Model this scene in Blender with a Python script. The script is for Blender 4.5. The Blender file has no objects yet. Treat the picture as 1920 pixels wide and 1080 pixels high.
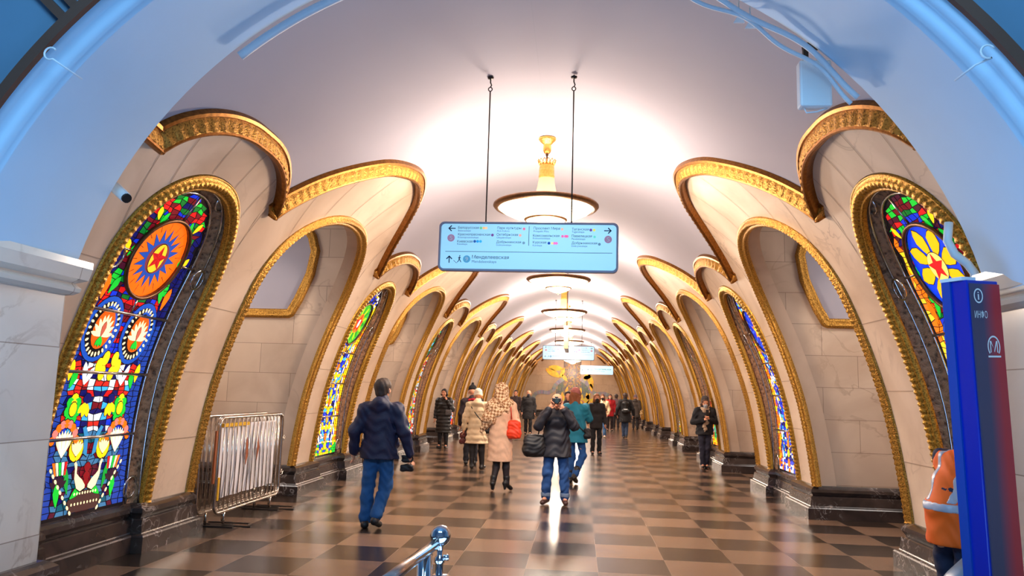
import bpy, bmesh, math, random
import numpy as np
from mathutils import Vector, Matrix

# ------------------------------------------------------------------ scene set-up
S = 0.68                      # one floor tile in metres; the station is laid out in tiles
SC = bpy.context.scene
COL = SC.collection
PI = math.pi

PITCH, YAW, ROLL, FPX = 0.1360358, 0.0897870, 0.0283243, 1432.14
cam_data = bpy.data.cameras.new('camera')
cam_data.sensor_width = 36.0
cam_data.lens = FPX / 1920 * 36.0
cam_data.clip_end = 200
cam = bpy.data.objects.new('camera', cam_data)
COL.objects.link(cam)
_fw = Vector((-math.sin(YAW)*math.cos(PITCH), math.cos(YAW)*math.cos(PITCH), math.sin(PITCH)))
_ri = Vector((math.cos(YAW), math.sin(YAW), 0)); _up = _ri.cross(_fw)
_r2 = _ri*math.cos(ROLL) + _up*math.sin(ROLL); _u2 = _up*math.cos(ROLL) - _ri*math.sin(ROLL)
cam.matrix_world = Matrix(((_r2.x, _u2.x, -_fw.x, 0.6934*S), (_r2.y, _u2.y, -_fw.y, -11.986*S),
                           (_r2.z, _u2.z, -_fw.z, 2.41*S), (0, 0, 0, 1)))
SC.camera = cam

SC.view_settings.view_transform = 'Standard'
SC.view_settings.look = 'None'
SC.view_settings.gamma = 1.0
SC.view_settings.use_curve_mapping = False
SC.view_settings.exposure = 0.08

world = bpy.data.worlds.new('world'); SC.world = world
world.use_nodes = True
world.node_tree.nodes['Background'].inputs[0].default_value = (0.75, 0.72, 0.85, 1)
world.node_tree.nodes['Background'].inputs[1].default_value = 0.15

def area(name, loc, rot, size, energy, color, sizey=None, shape='DISK'):
    d = bpy.data.lights.new(name, 'AREA'); d.energy = energy; d.color = color
    d.shape = shape; d.size = size
    if sizey: d.size_y = sizey
    o = bpy.data.objects.new(name, d); COL.objects.link(o)
    o.location = loc; o.rotation_euler = rot
    return o
# bluish lights of the entrance hall round the camera: added uplight, then ceiling lamp
area('entrance_light', (0.0, -5.6, 0.25), (math.radians(180), 0, 0), 4.0, 120, (0.27, 0.56, 1.0), 1.6, 'RECTANGLE')  # unseen uplight near the floor, added to brighten the arch soffit
area('entrance_light', (0.0, -8.6, 5.6), (math.radians(50), 0, 0), 3.4, 310, (0.36, 0.70, 1.0), 1.0, 'RECTANGLE')
# cool lamps of the platform tunnels, spilling into the passages
for _s in (-1, 1):
    for _k in range(8):
        area('platform_lamp', (_s*8.2*S, (2.62+9.67*_k)*S, 6.0*S), (0, _s*math.radians(25), 0), 1.6, 70 if _k < 4 else 40, (1.0, 0.92, 0.86), 1.0, 'RECTANGLE')
# the chandeliers carry their own light (see chandelier())
LAMP_UP, LAMP_DOWN, LAMP_COL = 130.0, 390.0, (1.0, 0.83, 0.68)
GLASS_E = 1.0

# ------------------------------------------------------------------ materials
def lin(c):
    c = np.asarray(c, float)/255.0
    return tuple(np.where(c <= 0.04045, c/12.92, ((c+0.055)/1.055)**2.4))
def newmat(name):
    m = bpy.data.materials.new(name); m.use_nodes = True
    nt = m.node_tree; b = nt.nodes['Principled BSDF']
    return m, nt, b
def mat(name, rgb, rough=0.6, metal=0.0, noise=0.0, nscale=6.0, bump=0.0, bscale=40.0, emit=0.0, coat=0.0, spec=None, sheen=0.0):
    m, nt, b = newmat(name); c = lin(rgb)
    b.inputs['Base Color'].default_value = (*c, 1); b.inputs['Roughness'].default_value = rough
    b.inputs['Metallic'].default_value = metal
    if spec is not None: b.inputs['Specular IOR Level'].default_value = spec
    if coat: b.inputs['Coat Weight'].default_value = coat
    if sheen: b.inputs['Sheen Weight'].default_value = sheen
    tc = nt.nodes.new('ShaderNodeTexCoord')
    if noise:
        n = nt.nodes.new('ShaderNodeTexNoise'); n.inputs['Scale'].default_value = nscale; n.inputs['Detail'].default_value = 5
        nt.links.new(tc.outputs['Object'], n.inputs['Vector'])
        r = nt.nodes.new('ShaderNodeValToRGB')
        r.color_ramp.elements[0].position = 0.3; r.color_ramp.elements[1].position = 0.7
        r.color_ramp.elements[0].color = (*[x*(1-noise) for x in c], 1); r.color_ramp.elements[1].color = (*[min(1, x*(1+noise)) for x in c], 1)
        nt.links.new(n.outputs['Fac'], r.inputs['Fac']); nt.links.new(r.outputs['Color'], b.inputs['Base Color'])
    if bump:
        n2 = nt.nodes.new('ShaderNodeTexNoise'); n2.inputs['Scale'].default_value = bscale; n2.inputs['Detail'].default_value = 3
        nt.links.new(tc.outputs['Object'], n2.inputs['Vector'])
        bp = nt.nodes.new('ShaderNodeBump'); bp.inputs['Strength'].default_value = bump; bp.inputs['Distance'].default_value = 0.02
        nt.links.new(n2.outputs['Fac'], bp.inputs['Height']); nt.links.new(bp.outputs['Normal'], b.inputs['Normal'])
    if emit:
        b.inputs['Emission Color'].default_value = (*c, 1); b.inputs['Emission Strength'].default_value = emit
    return m

def marble(name, base, vein, rough=0.3, scale=1.2, brick=None, vein_amt=0.55, dark=None):
    """polished stone: cloudy base, thin veins, optional blocks with joints (brick=(w,h,axis))"""
    m, nt, b = newmat(name); N = nt.nodes; L = nt.links
    geo = N.new('ShaderNodeNewGeometry')
    n1 = N.new('ShaderNodeTexNoise'); n1.inputs['Scale'].default_value = scale; n1.inputs['Detail'].default_value = 6; n1.inputs['Distortion'].default_value = 0.8
    L.new(geo.outputs['Position'], n1.inputs['Vector'])
    r1 = N.new('ShaderNodeValToRGB'); e = r1.color_ramp.elements
    e[0].position = 0.32; e[1].position = 0.68
    cb = lin(base); cd = lin(dark) if dark else tuple(x*0.80 for x in cb)
    e[0].color = (*cd, 1); e[1].color = (*cb, 1)
    L.new(n1.outputs['Fac'], r1.inputs['Fac'])
    n2 = N.new('ShaderNodeTexNoise'); n2.inputs['Scale'].default_value = scale*1.7; n2.inputs['Detail'].default_value = 8; n2.inputs['Distortion'].default_value = 1.6
    L.new(geo.outputs['Position'], n2.inputs['Vector'])
    r2 = N.new('ShaderNodeValToRGB'); e = r2.color_ramp.elements
    e[0].position = 0.47; e[0].color = (0, 0, 0, 1); e[1].position = 0.5; e[1].color = (1, 1, 1, 1)
    q = e.new(0.53); q.color = (0, 0, 0, 1)
    L.new(n2.outputs['Fac'], r2.inputs['Fac'])
    n3 = N.new('ShaderNodeTexNoise'); n3.inputs['Scale'].default_value = scale*0.9; L.new(geo.outputs['Position'], n3.inputs['Vector'])
    r3 = N.new('ShaderNodeValToRGB'); r3.color_ramp.elements[0].position = 0.5; r3.color_ramp.elements[1].position = 0.72
    L.new(n3.outputs['Fac'], r3.inputs['Fac'])
    mu = N.new('ShaderNodeMath'); mu.operation = 'MULTIPLY'; L.new(r2.outputs['Color'], mu.inputs[0]); L.new(r3.outputs['Color'], mu.inputs[1])
    mu2 = N.new('ShaderNodeMath'); mu2.operation = 'MULTIPLY'; mu2.inputs[1].default_value = vein_amt; L.new(mu.outputs[0], mu2.inputs[0])
    mx = N.new('ShaderNodeMixRGB'); mx.inputs['Color2'].default_value = (*lin(vein), 1)
    L.new(mu2.outputs[0], mx.inputs['Fac']); L.new(r1.outputs['Color'], mx.inputs['Color1'])
    out = mx.outputs['Color']
    if brick:
        w, h, ax = brick
        sep = N.new('ShaderNodeSeparateXYZ'); L.new(geo.outputs['Position'], sep.inputs[0])
        comb = N.new('ShaderNodeCombineXYZ')
        L.new(sep.outputs[ax], comb.inputs[0]); L.new(sep.outputs[2], comb.inputs[1])
        bt = N.new('ShaderNodeTexBrick'); bt.inputs['Scale'].default_value = 1.0
        bt.inputs['Brick Width'].default_value = w; bt.inputs['Row Height'].default_value = h
        bt.inputs['Mortar Size'].default_value = 0.004; bt.inputs['Bias'].default_value = 0.0
        bt.inputs['Color1'].default_value = (0.86, 0.86, 0.86, 1); bt.inputs['Color2'].default_value = (1.0, 0.99, 0.97, 1); bt.inputs['Mortar'].default_value = (0.5, 0.45, 0.42, 1)
        L.new(comb.outputs[0], bt.inputs['Vector'])
        m2 = N.new('ShaderNodeMixRGB'); m2.blend_type = 'MULTIPLY'; m2.inputs['Fac'].default_value = 1
        L.new(out, m2.inputs['Color1']); L.new(bt.outputs['Color'], m2.inputs['Color2']); out = m2.outputs['Color']
    L.new(out, b.inputs['Base Color']); b.inputs['Roughness'].default_value = rough
    return m

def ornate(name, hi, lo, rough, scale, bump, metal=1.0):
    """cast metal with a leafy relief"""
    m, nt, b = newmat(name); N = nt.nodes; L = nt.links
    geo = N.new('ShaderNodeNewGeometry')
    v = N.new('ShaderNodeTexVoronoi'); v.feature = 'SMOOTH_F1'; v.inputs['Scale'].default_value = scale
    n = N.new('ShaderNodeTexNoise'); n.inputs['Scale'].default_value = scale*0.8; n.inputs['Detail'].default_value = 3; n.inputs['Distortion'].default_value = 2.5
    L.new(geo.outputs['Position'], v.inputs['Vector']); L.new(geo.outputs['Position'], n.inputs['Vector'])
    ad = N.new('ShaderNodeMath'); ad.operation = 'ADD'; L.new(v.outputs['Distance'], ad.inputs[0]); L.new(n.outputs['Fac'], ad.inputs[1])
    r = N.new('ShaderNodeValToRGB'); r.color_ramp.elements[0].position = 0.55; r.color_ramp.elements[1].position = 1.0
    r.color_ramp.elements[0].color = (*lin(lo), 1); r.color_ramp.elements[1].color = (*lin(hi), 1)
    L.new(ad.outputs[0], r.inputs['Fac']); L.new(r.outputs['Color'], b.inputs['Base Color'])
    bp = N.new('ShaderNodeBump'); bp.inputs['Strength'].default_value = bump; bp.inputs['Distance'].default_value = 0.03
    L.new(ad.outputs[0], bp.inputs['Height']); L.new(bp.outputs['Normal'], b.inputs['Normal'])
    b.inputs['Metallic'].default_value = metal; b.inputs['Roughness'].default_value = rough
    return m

def colattr(name, emit, rough=0.25):
    """coloured glass lit from behind: the colour of each pane comes from the mesh"""
    m, nt, b = newmat(name)
    a = nt.nodes.new('ShaderNodeVertexColor'); a.layer_name = 'Col'
    nt.links.new(a.outputs['Color'], b.inputs['Base Color'])
    if emit:
        nt.links.new(a.outputs['Color'], b.inputs['Emission Color']); b.inputs['Emission Strength'].default_value = emit
    b.inputs['Roughness'].default_value = rough
    return m

def floor_mat():
    m, nt, b = newmat('polished granite floor'); N = nt.nodes; L = nt.links
    geo = N.new('ShaderNodeNewGeometry')
    sc = N.new('ShaderNodeVectorMath'); sc.operation = 'SCALE'; sc.inputs['Scale'].default_value = 1/S; L.new(geo.outputs['Position'], sc.inputs[0])
    of = N.new('ShaderNodeVectorMath'); of.operation = 'ADD'; of.inputs[1].default_value = (0.0, 0.0, 0.5); L.new(sc.outputs[0], of.inputs[0])
    ch = N.new('ShaderNodeTexChecker'); ch.inputs['Scale'].default_value = 1.0
    ch.inputs['Color1'].default_value = (*lin((118, 93, 75)), 1); ch.inputs['Color2'].default_value = (*lin((46, 37, 32)), 1)
    L.new(of.outputs[0], ch.inputs['Vector'])
    # per-tile tone
    fl = N.new('ShaderNodeVectorMath'); fl.operation = 'FLOOR'; L.new(sc.outputs[0], fl.inputs[0])
    wn = N.new('ShaderNodeTexWhiteNoise'); wn.noise_dimensions = '2D'; L.new(fl.outputs[0], wn.inputs['Vector'])
    mr = N.new('ShaderNodeMapRange'); mr.inputs['To Min'].default_value = 0.78; mr.inputs['To Max'].default_value = 1.18; L.new(wn.outputs['Value'], mr.inputs['Value'])
    no = N.new('ShaderNodeTexNoise'); no.inputs['Scale'].default_value = 260; no.inputs['Detail'].default_value = 2; L.new(geo.outputs['Position'], no.inputs['Vector'])
    mr2 = N.new('ShaderNodeMapRange'); mr2.inputs['To Min'].default_value = 0.75; mr2.inputs['To Max'].default_value = 1.25; L.new(no.outputs['Fac'], mr2.inputs['Value'])
    n3 = N.new('ShaderNodeTexNoise'); n3.inputs['Scale'].default_value = 1.1; n3.inputs['Detail'].default_value = 1; L.new(geo.outputs['Position'], n3.inputs['Vector'])
    mr3 = N.new('ShaderNodeMapRange'); mr3.inputs['To Min'].default_value = 0.9; mr3.inputs['To Max'].default_value = 1.1; L.new(n3.outputs['Fac'], mr3.inputs['Value'])
    mm = N.new('ShaderNodeMath'); mm.operation = 'MULTIPLY'; L.new(mr.outputs[0], mm.inputs[0]); L.new(mr2.outputs[0], mm.inputs[1])
    mm2 = N.new('ShaderNodeMath'); mm2.operation = 'MULTIPLY'; L.new(mm.outputs[0], mm2.inputs[0]); L.new(mr3.outputs[0], mm2.inputs[1])
    sv = N.new('ShaderNodeVectorMath'); sv.operation = 'SCALE'; L.new(ch.outputs['Color'], sv.inputs[0]); L.new(mm2.outputs[0], sv.inputs['Scale'])
    # joints
    fr = N.new('ShaderNodeVectorMath'); fr.operation = 'FRACTION'; L.new(sc.outputs[0], fr.inputs[0])
    sp = N.new('ShaderNodeSeparateXYZ'); L.new(fr.outputs[0], sp.inputs[0])
    js = []
    for k in (0, 1):
        a = N.new('ShaderNodeMath'); a.operation = 'SUBTRACT'; a.inputs[1].default_value = 0.5; L.new(sp.outputs[k], a.inputs[0])
        ab = N.new('ShaderNodeMath'); ab.operation = 'ABSOLUTE'; L.new(a.outputs[0], ab.inputs[0])
        g = N.new('ShaderNodeMath'); g.operation = 'GREATER_THAN'; g.inputs[1].default_value = 0.494; L.new(ab.outputs[0], g.inputs[0]); js.append(g)
    jm = N.new('ShaderNodeMath'); jm.operation = 'MAXIMUM'; L.new(js[0].outputs[0], jm.inputs[0]); L.new(js[1].outputs[0], jm.inputs[1])
    jf = N.new('ShaderNodeMath'); jf.operation = 'MULTIPLY'; jf.inputs[1].default_value = 0.5; L.new(jm.outputs[0], jf.inputs[0])
    mx = N.new('ShaderNodeMixRGB'); mx.inputs['Color2'].default_value = (*lin((140, 116, 98)), 1)
    L.new(jf.outputs[0], mx.inputs['Fac']); L.new(sv.outputs[0], mx.inputs['Color1'])
    L.new(mx.outputs['Color'], b.inputs['Base Color'])
    b.inputs['Roughness'].default_value = 0.2; b.inputs['Specular IOR Level'].default_value = 0.38
    mr4 = N.new('ShaderNodeMapRange'); mr4.inputs['To Min'].default_value = 0.2; mr4.inputs['To Max'].default_value = 0.28
    L.new(n3.outputs['Fac'], mr4.inputs['Value']); L.new(mr4.outputs[0], b.inputs['Roughness'])
    return m

M = {}
M['plaster'] = mat('white vault plaster', (176, 172, 184), 0.85, noise=0.03, nscale=0.8)
M['portal'] = mat('portal plaster tinted with blue light', (182, 212, 236), 0.7, noise=0.03, nscale=1.5)  # blue cast of the entrance light is put into this plaster colour
M['marble'] = marble('warm white marble', (236, 212, 188), (140, 105, 80), 0.32, 0.9, dark=(206, 178, 152))
M['joint'] = mat('marble joints', (176, 150, 128), 0.8)
M['jamb'] = marble('grey veined jamb marble', (228, 206, 184), (140, 104, 80), 0.3, 0.9, brick=(1.0, 0.46, 0), dark=(198, 172, 150))
M['jambY'] = marble('pale pillar marble', (226, 216, 204), (150, 125, 105), 0.18, 0.9, brick=(1.6, 0.62, 1), dark=(205, 194, 182))
M['endmarble'] = marble('end wall marble', (205, 172, 138), (140, 100, 70), 0.4, 0.5, brick=(0.9, 0.6, 0), dark=(180, 146, 112))
M['plinth'] = marble('dark veined plinth marble', (70, 58, 54), (190, 180, 176), 0.22, 2.6, vein_amt=0.7, dark=(40, 33, 33))
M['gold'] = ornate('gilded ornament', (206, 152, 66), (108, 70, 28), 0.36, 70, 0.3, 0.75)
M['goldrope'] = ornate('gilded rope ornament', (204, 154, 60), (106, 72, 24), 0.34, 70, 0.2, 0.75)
M['golddark'] = mat('dull gold edge', (150, 100, 48), 0.4, 1.0, noise=0.3, nscale=30)
M['bronze'] = ornate('dark bronze floral relief', (190, 144, 108), (104, 74, 54), 0.45, 22, 0.7, 0.0)
M['brass'] = mat('lamp brass', (200, 142, 70), 0.35, 0.8, noise=0.15, nscale=40, bump=0.3, bscale=60)
M['darkbrass'] = mat('aged brass rim', (116, 84, 58), 0.4, 0.9, noise=0.2, nscale=20)
M['chrome'] = mat('chrome', (210, 214, 220), 0.12, 1.0)
M['steel'] = mat('stainless steel', (196, 186, 176), 0.2, 1.0, noise=0.08, nscale=20)
M['dark'] = mat('dark steel', (52, 46, 44), 0.45, 0.6)
M['lead'] = mat('black lead', (14, 12, 14), 0.5, 0.2)
M['glass'] = colattr('backlit stained glass', GLASS_E)
M['paint'] = colattr('translucent line colours', 0.6, 0.5)
M['floor'] = floor_mat()

# ------------------------------------------------------------------ object helpers
def tag(o, label=None, cat=None, group=None, kind=None):
    if label: o['label'] = label
    if cat: o['category'] = cat
    if group: o['group'] = group
    if kind: o['kind'] = kind
    return o
def empty(name, loc=(0, 0, 0), rz=0.0, label=None, cat=None, group=None):
    o = bpy.data.objects.new(name, None); COL.objects.link(o)
    o.location = loc; o.rotation_euler = (0, 0, rz); o.empty_display_size = 0.1
    return tag(o, label, cat, group)

class MB:
    """collects vertices and faces of ONE mesh"""
    def __init__(s, org=(0, 0, 0), scale=1.0):
        s.v = []; s.f = []; s.m = []; s.sm = []; s.c = []; s.org = org; s.k = scale
    def add(s, vs, fs, mi=0, smooth=False, col=None):
        o = len(s.v); k = s.k; g = s.org
        s.v.extend(((p[0]*k-g[0]), (p[1]*k-g[1]), (p[2]*k-g[2])) for p in vs)
        for f in fs:
            s.f.append([i+o for i in f]); s.m.append(mi); s.sm.append(smooth); s.c.append(col)
        return s
    def grid(s, P, mi=0, smooth=True, closed_u=False, closed_v=False, flip=False, col=None):
        P = np.asarray(P, float); n, m = P.shape[:2]; fs = []
        for i in range(n if closed_u else n-1):
            for j in range(m if closed_v else m-1):
                a = i*m+j; b = ((i+1) % n)*m+j; c = ((i+1) % n)*m+(j+1) % m; d = i*m+(j+1) % m
                fs.append((a, d, c, b) if flip else (a, b, c, d))
        return s.add(P.reshape(-1, 3).tolist(), fs, mi, smooth, col)
    def box(s, lo, hi, mi=0, col=None):
        x0, y0, z0 = lo; x1, y1, z1 = hi
        v = [(x0, y0, z0), (x1, y0, z0), (x1, y1, z0), (x0, y1, z0), (x0, y0, z1), (x1, y0, z1), (x1, y1, z1), (x0, y1, z1)]
        return s.add(v, [(0, 3, 2, 1), (4, 5, 6, 7), (0, 1, 5, 4), (1, 2, 6, 5), (2, 3, 7, 6), (3, 0, 4, 7)], mi, False, col)
    def tube(s, pts, r, n=10, mi=0, closed=False, cap=True, col=None):
        pts = [Vector(p) for p in pts]; N = len(pts); rs = r if hasattr(r, '__len__') else [r]*N
        rings = []; up = None
        for i in range(N):
            if closed: t = pts[(i+1) % N]-pts[i-1]
            else: t = pts[min(i+1, N-1)]-pts[max(i-1, 0)]
            t.normalize()
            if up is None:
                up = Vector((0, 0, 1)) if abs(t.z) < 0.9 else Vector((1, 0, 0))
            a = (up - t*up.dot(t)).normalized(); b = t.cross(a); up = a
            rings.append([pts[i]+a*(math.cos(2*PI*k/n)*rs[i])+b*(math.sin(2*PI*k/n)*rs[i]) for k in range(n)])
        o = len(s.v)
        s.grid([[tuple(p) for p in rr] for rr in rings], mi, True, closed_u=closed, closed_v=True, col=col)
        if cap and not closed:
            k = s.k; g = s.org
            s.f.append([o+i for i in range(n)]); s.m.append(mi); s.sm.append(False); s.c.append(col)
            s.f.append([o+(N-1)*n+i for i in range(n)][::-1]); s.m.append(mi); s.sm.append(False); s.c.append(col)
        return s
    def lathe(s, prof, c=(0, 0, 0), n=32, mi=0, col=None, smooth=True):
        P = [[(c[0]+r*math.cos(2*PI*k/n), c[1]+r*math.sin(2*PI*k/n), c[2]+z) for k in range(n)] for r, z in prof]
        return s.grid(P, mi, smooth, closed_v=True, flip=True, col=col)
    def build(s, name, mats, parent=None, loc=None, bevel=0.0):
        me = bpy.data.meshes.new(name); me.from_pydata(s.v, [], s.f)
        for mm in (mats if isinstance(mats, (list, tuple)) else [mats]): me.materials.append(mm)
        me.polygons.foreach_set('material_index', s.m); me.polygons.foreach_set('use_smooth', s.sm)
        if any(c is not None for c in s.c):
            ca = me.color_attributes.new('Col', 'FLOAT_COLOR', 'CORNER'); arr = np.ones((len(me.loops), 4)); i = 0
            for f, c in zip(s.f, s.c):
                if c is not None: arr[i:i+len(f), :3] = c
                i += len(f)
            ca.data.foreach_set('color', arr.ravel())
        me.update()
        o = bpy.data.objects.new(name, me); COL.objects.link(o)
        if parent: o.parent = parent
        if loc: o.location = loc
        if bevel:
            b = o.modifiers.new('bevel', 'BEVEL'); b.width = bevel; b.segments = 2; b.limit_method = 'ANGLE'
        return o
def struct(mb, name, mats):
    o = mb.build(name, mats); o['kind'] = 'structure'; return o
TR = [0]
def trim(mb, mats):
    TR[0] += 1
    return struct(mb, 'trim_%d' % TR[0], mats)
def TB(org=(0, 0, 0)):
    return MB(org, S)          # a mesh measured in tiles; org in metres

# ------------------------------------------------------------------ hall geometry (tiles)
PER = 9.67
YEND = 72.55
def YC(side, k): return 2.62 + PER*k + (0.06 if side < 0 else -0.1)      # passage centres
_zp = np.array([0, .66, 1.5, 2.4, 3.4, 4.3, 5.07, 5.8, 6.5, 7.0, 7.3, 7.41])
_xp = np.array([5.72, 5.68, 5.57, 5.41, 5.1, 4.74, 4.32, 3.72, 2.88, 2.0, 1.02, 0])
_t = np.r_[0, np.cumsum(np.hypot(np.diff(_zp), np.diff(_xp)))]
_td = np.linspace(0, _t[-1], 400)
def _sm(a, flipend):
    b = np.interp(_td, _t, a)
    ext = np.r_[2*b[0]-b[60:0:-1], b, (b[-2:-62:-1] if flipend else 2*b[-1]-b[-2:-62:-1])]
    w = np.hanning(61); w /= w.sum()
    return np.convolve(ext, w, 'same')[60:-60]
XG = _sm(_xp, False); ZG = _sm(_zp, True); XG = XG-XG[-1]
SG = np.r_[0, np.cumsum(np.hypot(np.diff(XG), np.diff(ZG)))]
TX = np.gradient(XG, SG); TZ = np.gradient(ZG, SG); _n = np.hypot(TX, TZ); TX /= _n; TZ /= _n
SEND = SG[-1]
def s_of(z): return float(np.interp(z, ZG, SG))
def surf(side, Y, s, off=0.0):
    x = np.interp(s, SG, XG); z = np.interp(s, SG, ZG); tx = np.interp(s, SG, TX); tz = np.interp(s, SG, TZ)
    return (float(side*(x - tz*off)), float(Y), float(z + tx*off))
def normal(side, s):
    return Vector((-side*np.interp(s, SG, TZ), 0, np.interp(s, SG, TX)))

S0 = s_of(0.66)                                       # top of plinth
_sail = (np.array([0, .6, 1.25, 1.75, 2.15, 2.5, 2.83, 3.0, 3.15]), [s_of(z) for z in (6.61, 6.56, 6.42, 6.2, 5.98, 5.74, 5.46, 5.3, 5.12)])
LH = PER/2-3.15
_lobe = (np.array([0, .4, .8, 1.15, 1.4, 1.55, LH]), [s_of(z) for z in (5.72, 5.71, 5.65, 5.54, 5.41, 5.29, 5.12)])
def smooth_interp(x, tab):
    xs, ys = tab; ys = np.array(ys); xs = np.r_[-xs[1], xs]; ys = np.r_[ys[1], ys]
    x = float(np.clip(abs(x), 0, xs[-1])); i = int(np.clip(np.searchsorted(xs, x)-1, 0, len(xs)-2))
    def d(j):
        if j <= 0: return 0.0 if j == 0 else 0.0
        if j >= len(xs)-1: return (ys[-1]-ys[-2])/(xs[-1]-xs[-2])
        return (ys[j+1]-ys[j-1])/(xs[j+1]-xs[j-1])
    h = xs[i+1]-xs[i]; t = (x-xs[i])/h
    return (2*t**3-3*t**2+1)*ys[i] + (t**3-2*t**2+t)*h*d(i) + (-2*t**3+3*t**2)*ys[i+1] + (t**3-t**2)*h*d(i+1)
def sail_s(dy): return smooth_interp(dy, _sail)
def lobe_s(dy): return smooth_interp(dy, _lobe)
AH, ASP, AT = 2.38, s_of(3.9), s_of(5.73)              # passage arch: half width, spring, top
GH, GSP, GT = 1.42, s_of(3.75), s_of(5.2)             # stained glass frame
def arch_s(dy, H, sp, tp, e=2.15):
    q = min(1.0, abs(dy)/H); return sp + (tp-sp)*(1-q**e)**(1/e)
def arch_path(H, sp, tp, s_bot, n=36, e=2.15):
    pts = [(-H, s) for s in np.linspace(s_bot, sp, 14)[:-1]]
    for a in np.linspace(PI, 0, n):
        c, si = math.cos(a), math.sin(a)
        pts.append((H*math.copysign(abs(c)**(2/e), c), sp+(tp-sp)*abs(si)**(2/e)))
    pts += [(H, s) for s in np.linspace(sp, s_bot, 14)[1:]]
    return pts
def resample(pts, d):
    p = np.array(pts, float); L = np.r_[0, np.cumsum(np.hypot(*np.diff(p, axis=0).T))]
    n = max(2, int(L[-1]/d)); q = np.linspace(0, L[-1], n+1)
    return np.stack([np.interp(q, L, p[:, 0]), np.interp(q, L, p[:, 1])], 1), q
def moulding(mb, side, Y0, path, prof, d=0.045, bead=None, amp=0.03, mi=0, off0=0.0, mis=None):
    """sweep prof [(b, n, relief)] along a (dy, s) path; b = across (left of travel), n = out of the wall"""
    q, L = resample(path, d); n = len(q); rings = []
    for i in range(n):
        t = q[min(i+1, n-1)]-q[max(i-1, 0)]; t = t/np.hypot(*t); bx, bs = -t[1], t[0]
        ring = []
        for j, (b, h, rel) in enumerate(prof):
            hh = h
            if bead and rel:
                ph = 2*PI*L[i]/bead + (b*rel*9 if rel > 1 else 0)
                hh = h + amp*(0.5+0.5*math.cos(ph)) * min(rel, 1)
            ring.append(surf(side, Y0+q[i, 0]+bx*b, q[i, 1]+bs*b, off0+hh))
        rings.append(ring)
    if mis is None:
        mb.grid(rings, mi, True, flip=side > 0)
    else:
        for j in range(len(prof)-1):
            mb.grid([r[j:j+2] for r in rings], mis[j], True, flip=side > 0)
    # closed ends
    for r in (rings[0], rings[-1]):
        mb.add(r, [tuple(range(len(r)))], mi)
    return mb
# ------------------------------------------------------------------ floor, vault, end walls
fl = TB(); fl.add([(-12, -17, 0), (12, -17, 0), (12, 76, 0), (-12, 76, 0)], [(0, 1, 2, 3)])
struct(fl, 'floor', M['floor'])

def stub(g): return s_of(5.12)+0.12*g          # short level piece next to the entrance arch
def crown(side, Y):
    """height (along the section) of the marble edge at Y"""
    if Y < YC(side, -1)+3.15: return stub(YC(side, -1)+3.15-Y)
    d = (Y-YC(side, 0)+PER/2) % PER-PER/2
    return sail_s(d) if abs(d) < 3.15 else lobe_s(PER/2-abs(d))
vt = TB()
for side in (-1, 1):
    Ys = np.arange(-4.66, YEND+.05, 0.13)
    vt.grid([[surf(side, y, (lo_ := crown(side, y)-0.05)+(SEND-lo_)*j/22, -0.05) for j in range(23)] for y in Ys], 0, True, flip=side < 0)
struct(vt, 'ceiling', M['plaster'])

def shell(side, Yc, ylo, yhi, name):
    """marble facing of one module: half pylon, passage arch, half pylon"""
    mb = TB(); dl, dh = ylo-Yc, yhi-Yc
    brk = sorted(b for b in {dl, dh, -PER/2, PER/2, -3.15, 3.15, -AH, AH, -(PER/2-GH), PER/2-GH, 0.0} if dl-1e-6 <= b <= dh+1e-6)
    def bot(d):
        if abs(d) < AH: return arch_s(d, AH, ASP, AT)
        g = PER/2-abs(d)
        if g < GH: return arch_s(g, GH, GSP, GT)
        return S0-0.3
    def top(d):
        if dh-dl < 3 and abs(d) < 3.15: return stub(3.15-abs(d))
        return sail_s(d) if abs(d) < 3.15 else lobe_s(PER/2-abs(d))
    m = 14
    for a, b in zip(brk[:-1], brk[1:]):
        if b-a < 1e-4: continue
        t = np.linspace(0, PI, 22 if b-a > 0.6 else 8); q = a+(b-a)*(0.5-0.5*np.cos(t)); q[0] += 1e-5; q[-1] -= 1e-5
        mb.grid([[surf(side, Yc+d, bot(d)+(top(d)-bot(d))*j/m, 0) for j in range(m+1)] for d in q], 0, True, flip=side < 0)
    def line(p0, p1, n=8, w=0.006):
        p0 = np.array(p0); p1 = np.array(p1); t = (p1-p0)/np.hypot(*(p1-p0)); nn = np.array((-t[1], t[0]))*w
        R = []
        for i in range(n+1):
            c = p0+(p1-p0)*i/n
            R.append([surf(side, Yc+(c+nn)[0], (c+nn)[1], 0.008), surf(side, Yc+(c-nn)[0], (c-nn)[1], 0.008)])
        mb.grid(R, 1, False)
    def ok(*ds): return all(dl-1e-6 <= d <= dh+1e-6 for d in ds)
    for an in range(-60, 61, 24):                        # radiating joints above the passage
        d0 = AH*math.sin(math.radians(an)); d1 = max(-3.1, min(3.1, d0*1.16+0.1))
        if ok(d0, d1) and dh-dl > 3: line((d0, arch_s(d0, AH, ASP, AT)), (d1, sail_s(d1)))
    for sg in (-1, 1):
        for an in range(14, 80, 30):                      # joints above the glass
            g0 = GH*math.sin(math.radians(an)); g1 = min(1.6, g0*1.12)
            d0, d1 = sg*(PER/2-g0), sg*(PER/2-g1)
            if ok(d0, d1): line((d0, arch_s(g0, GH, GSP, GT)), (d1, lobe_s(g1)))
        for k, s in enumerate(np.arange(S0+0.9, s_of(4.4), 1.06)):
            s = s+(0.25 if sg > 0 else 0)
            d0, d1 = sg*AH, sg*(PER/2-GH)
            if ok(d0, d1): line((d0, s), (d1, s), 2)
    return struct(mb, name, [M['marble'], M['joint']])

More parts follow.
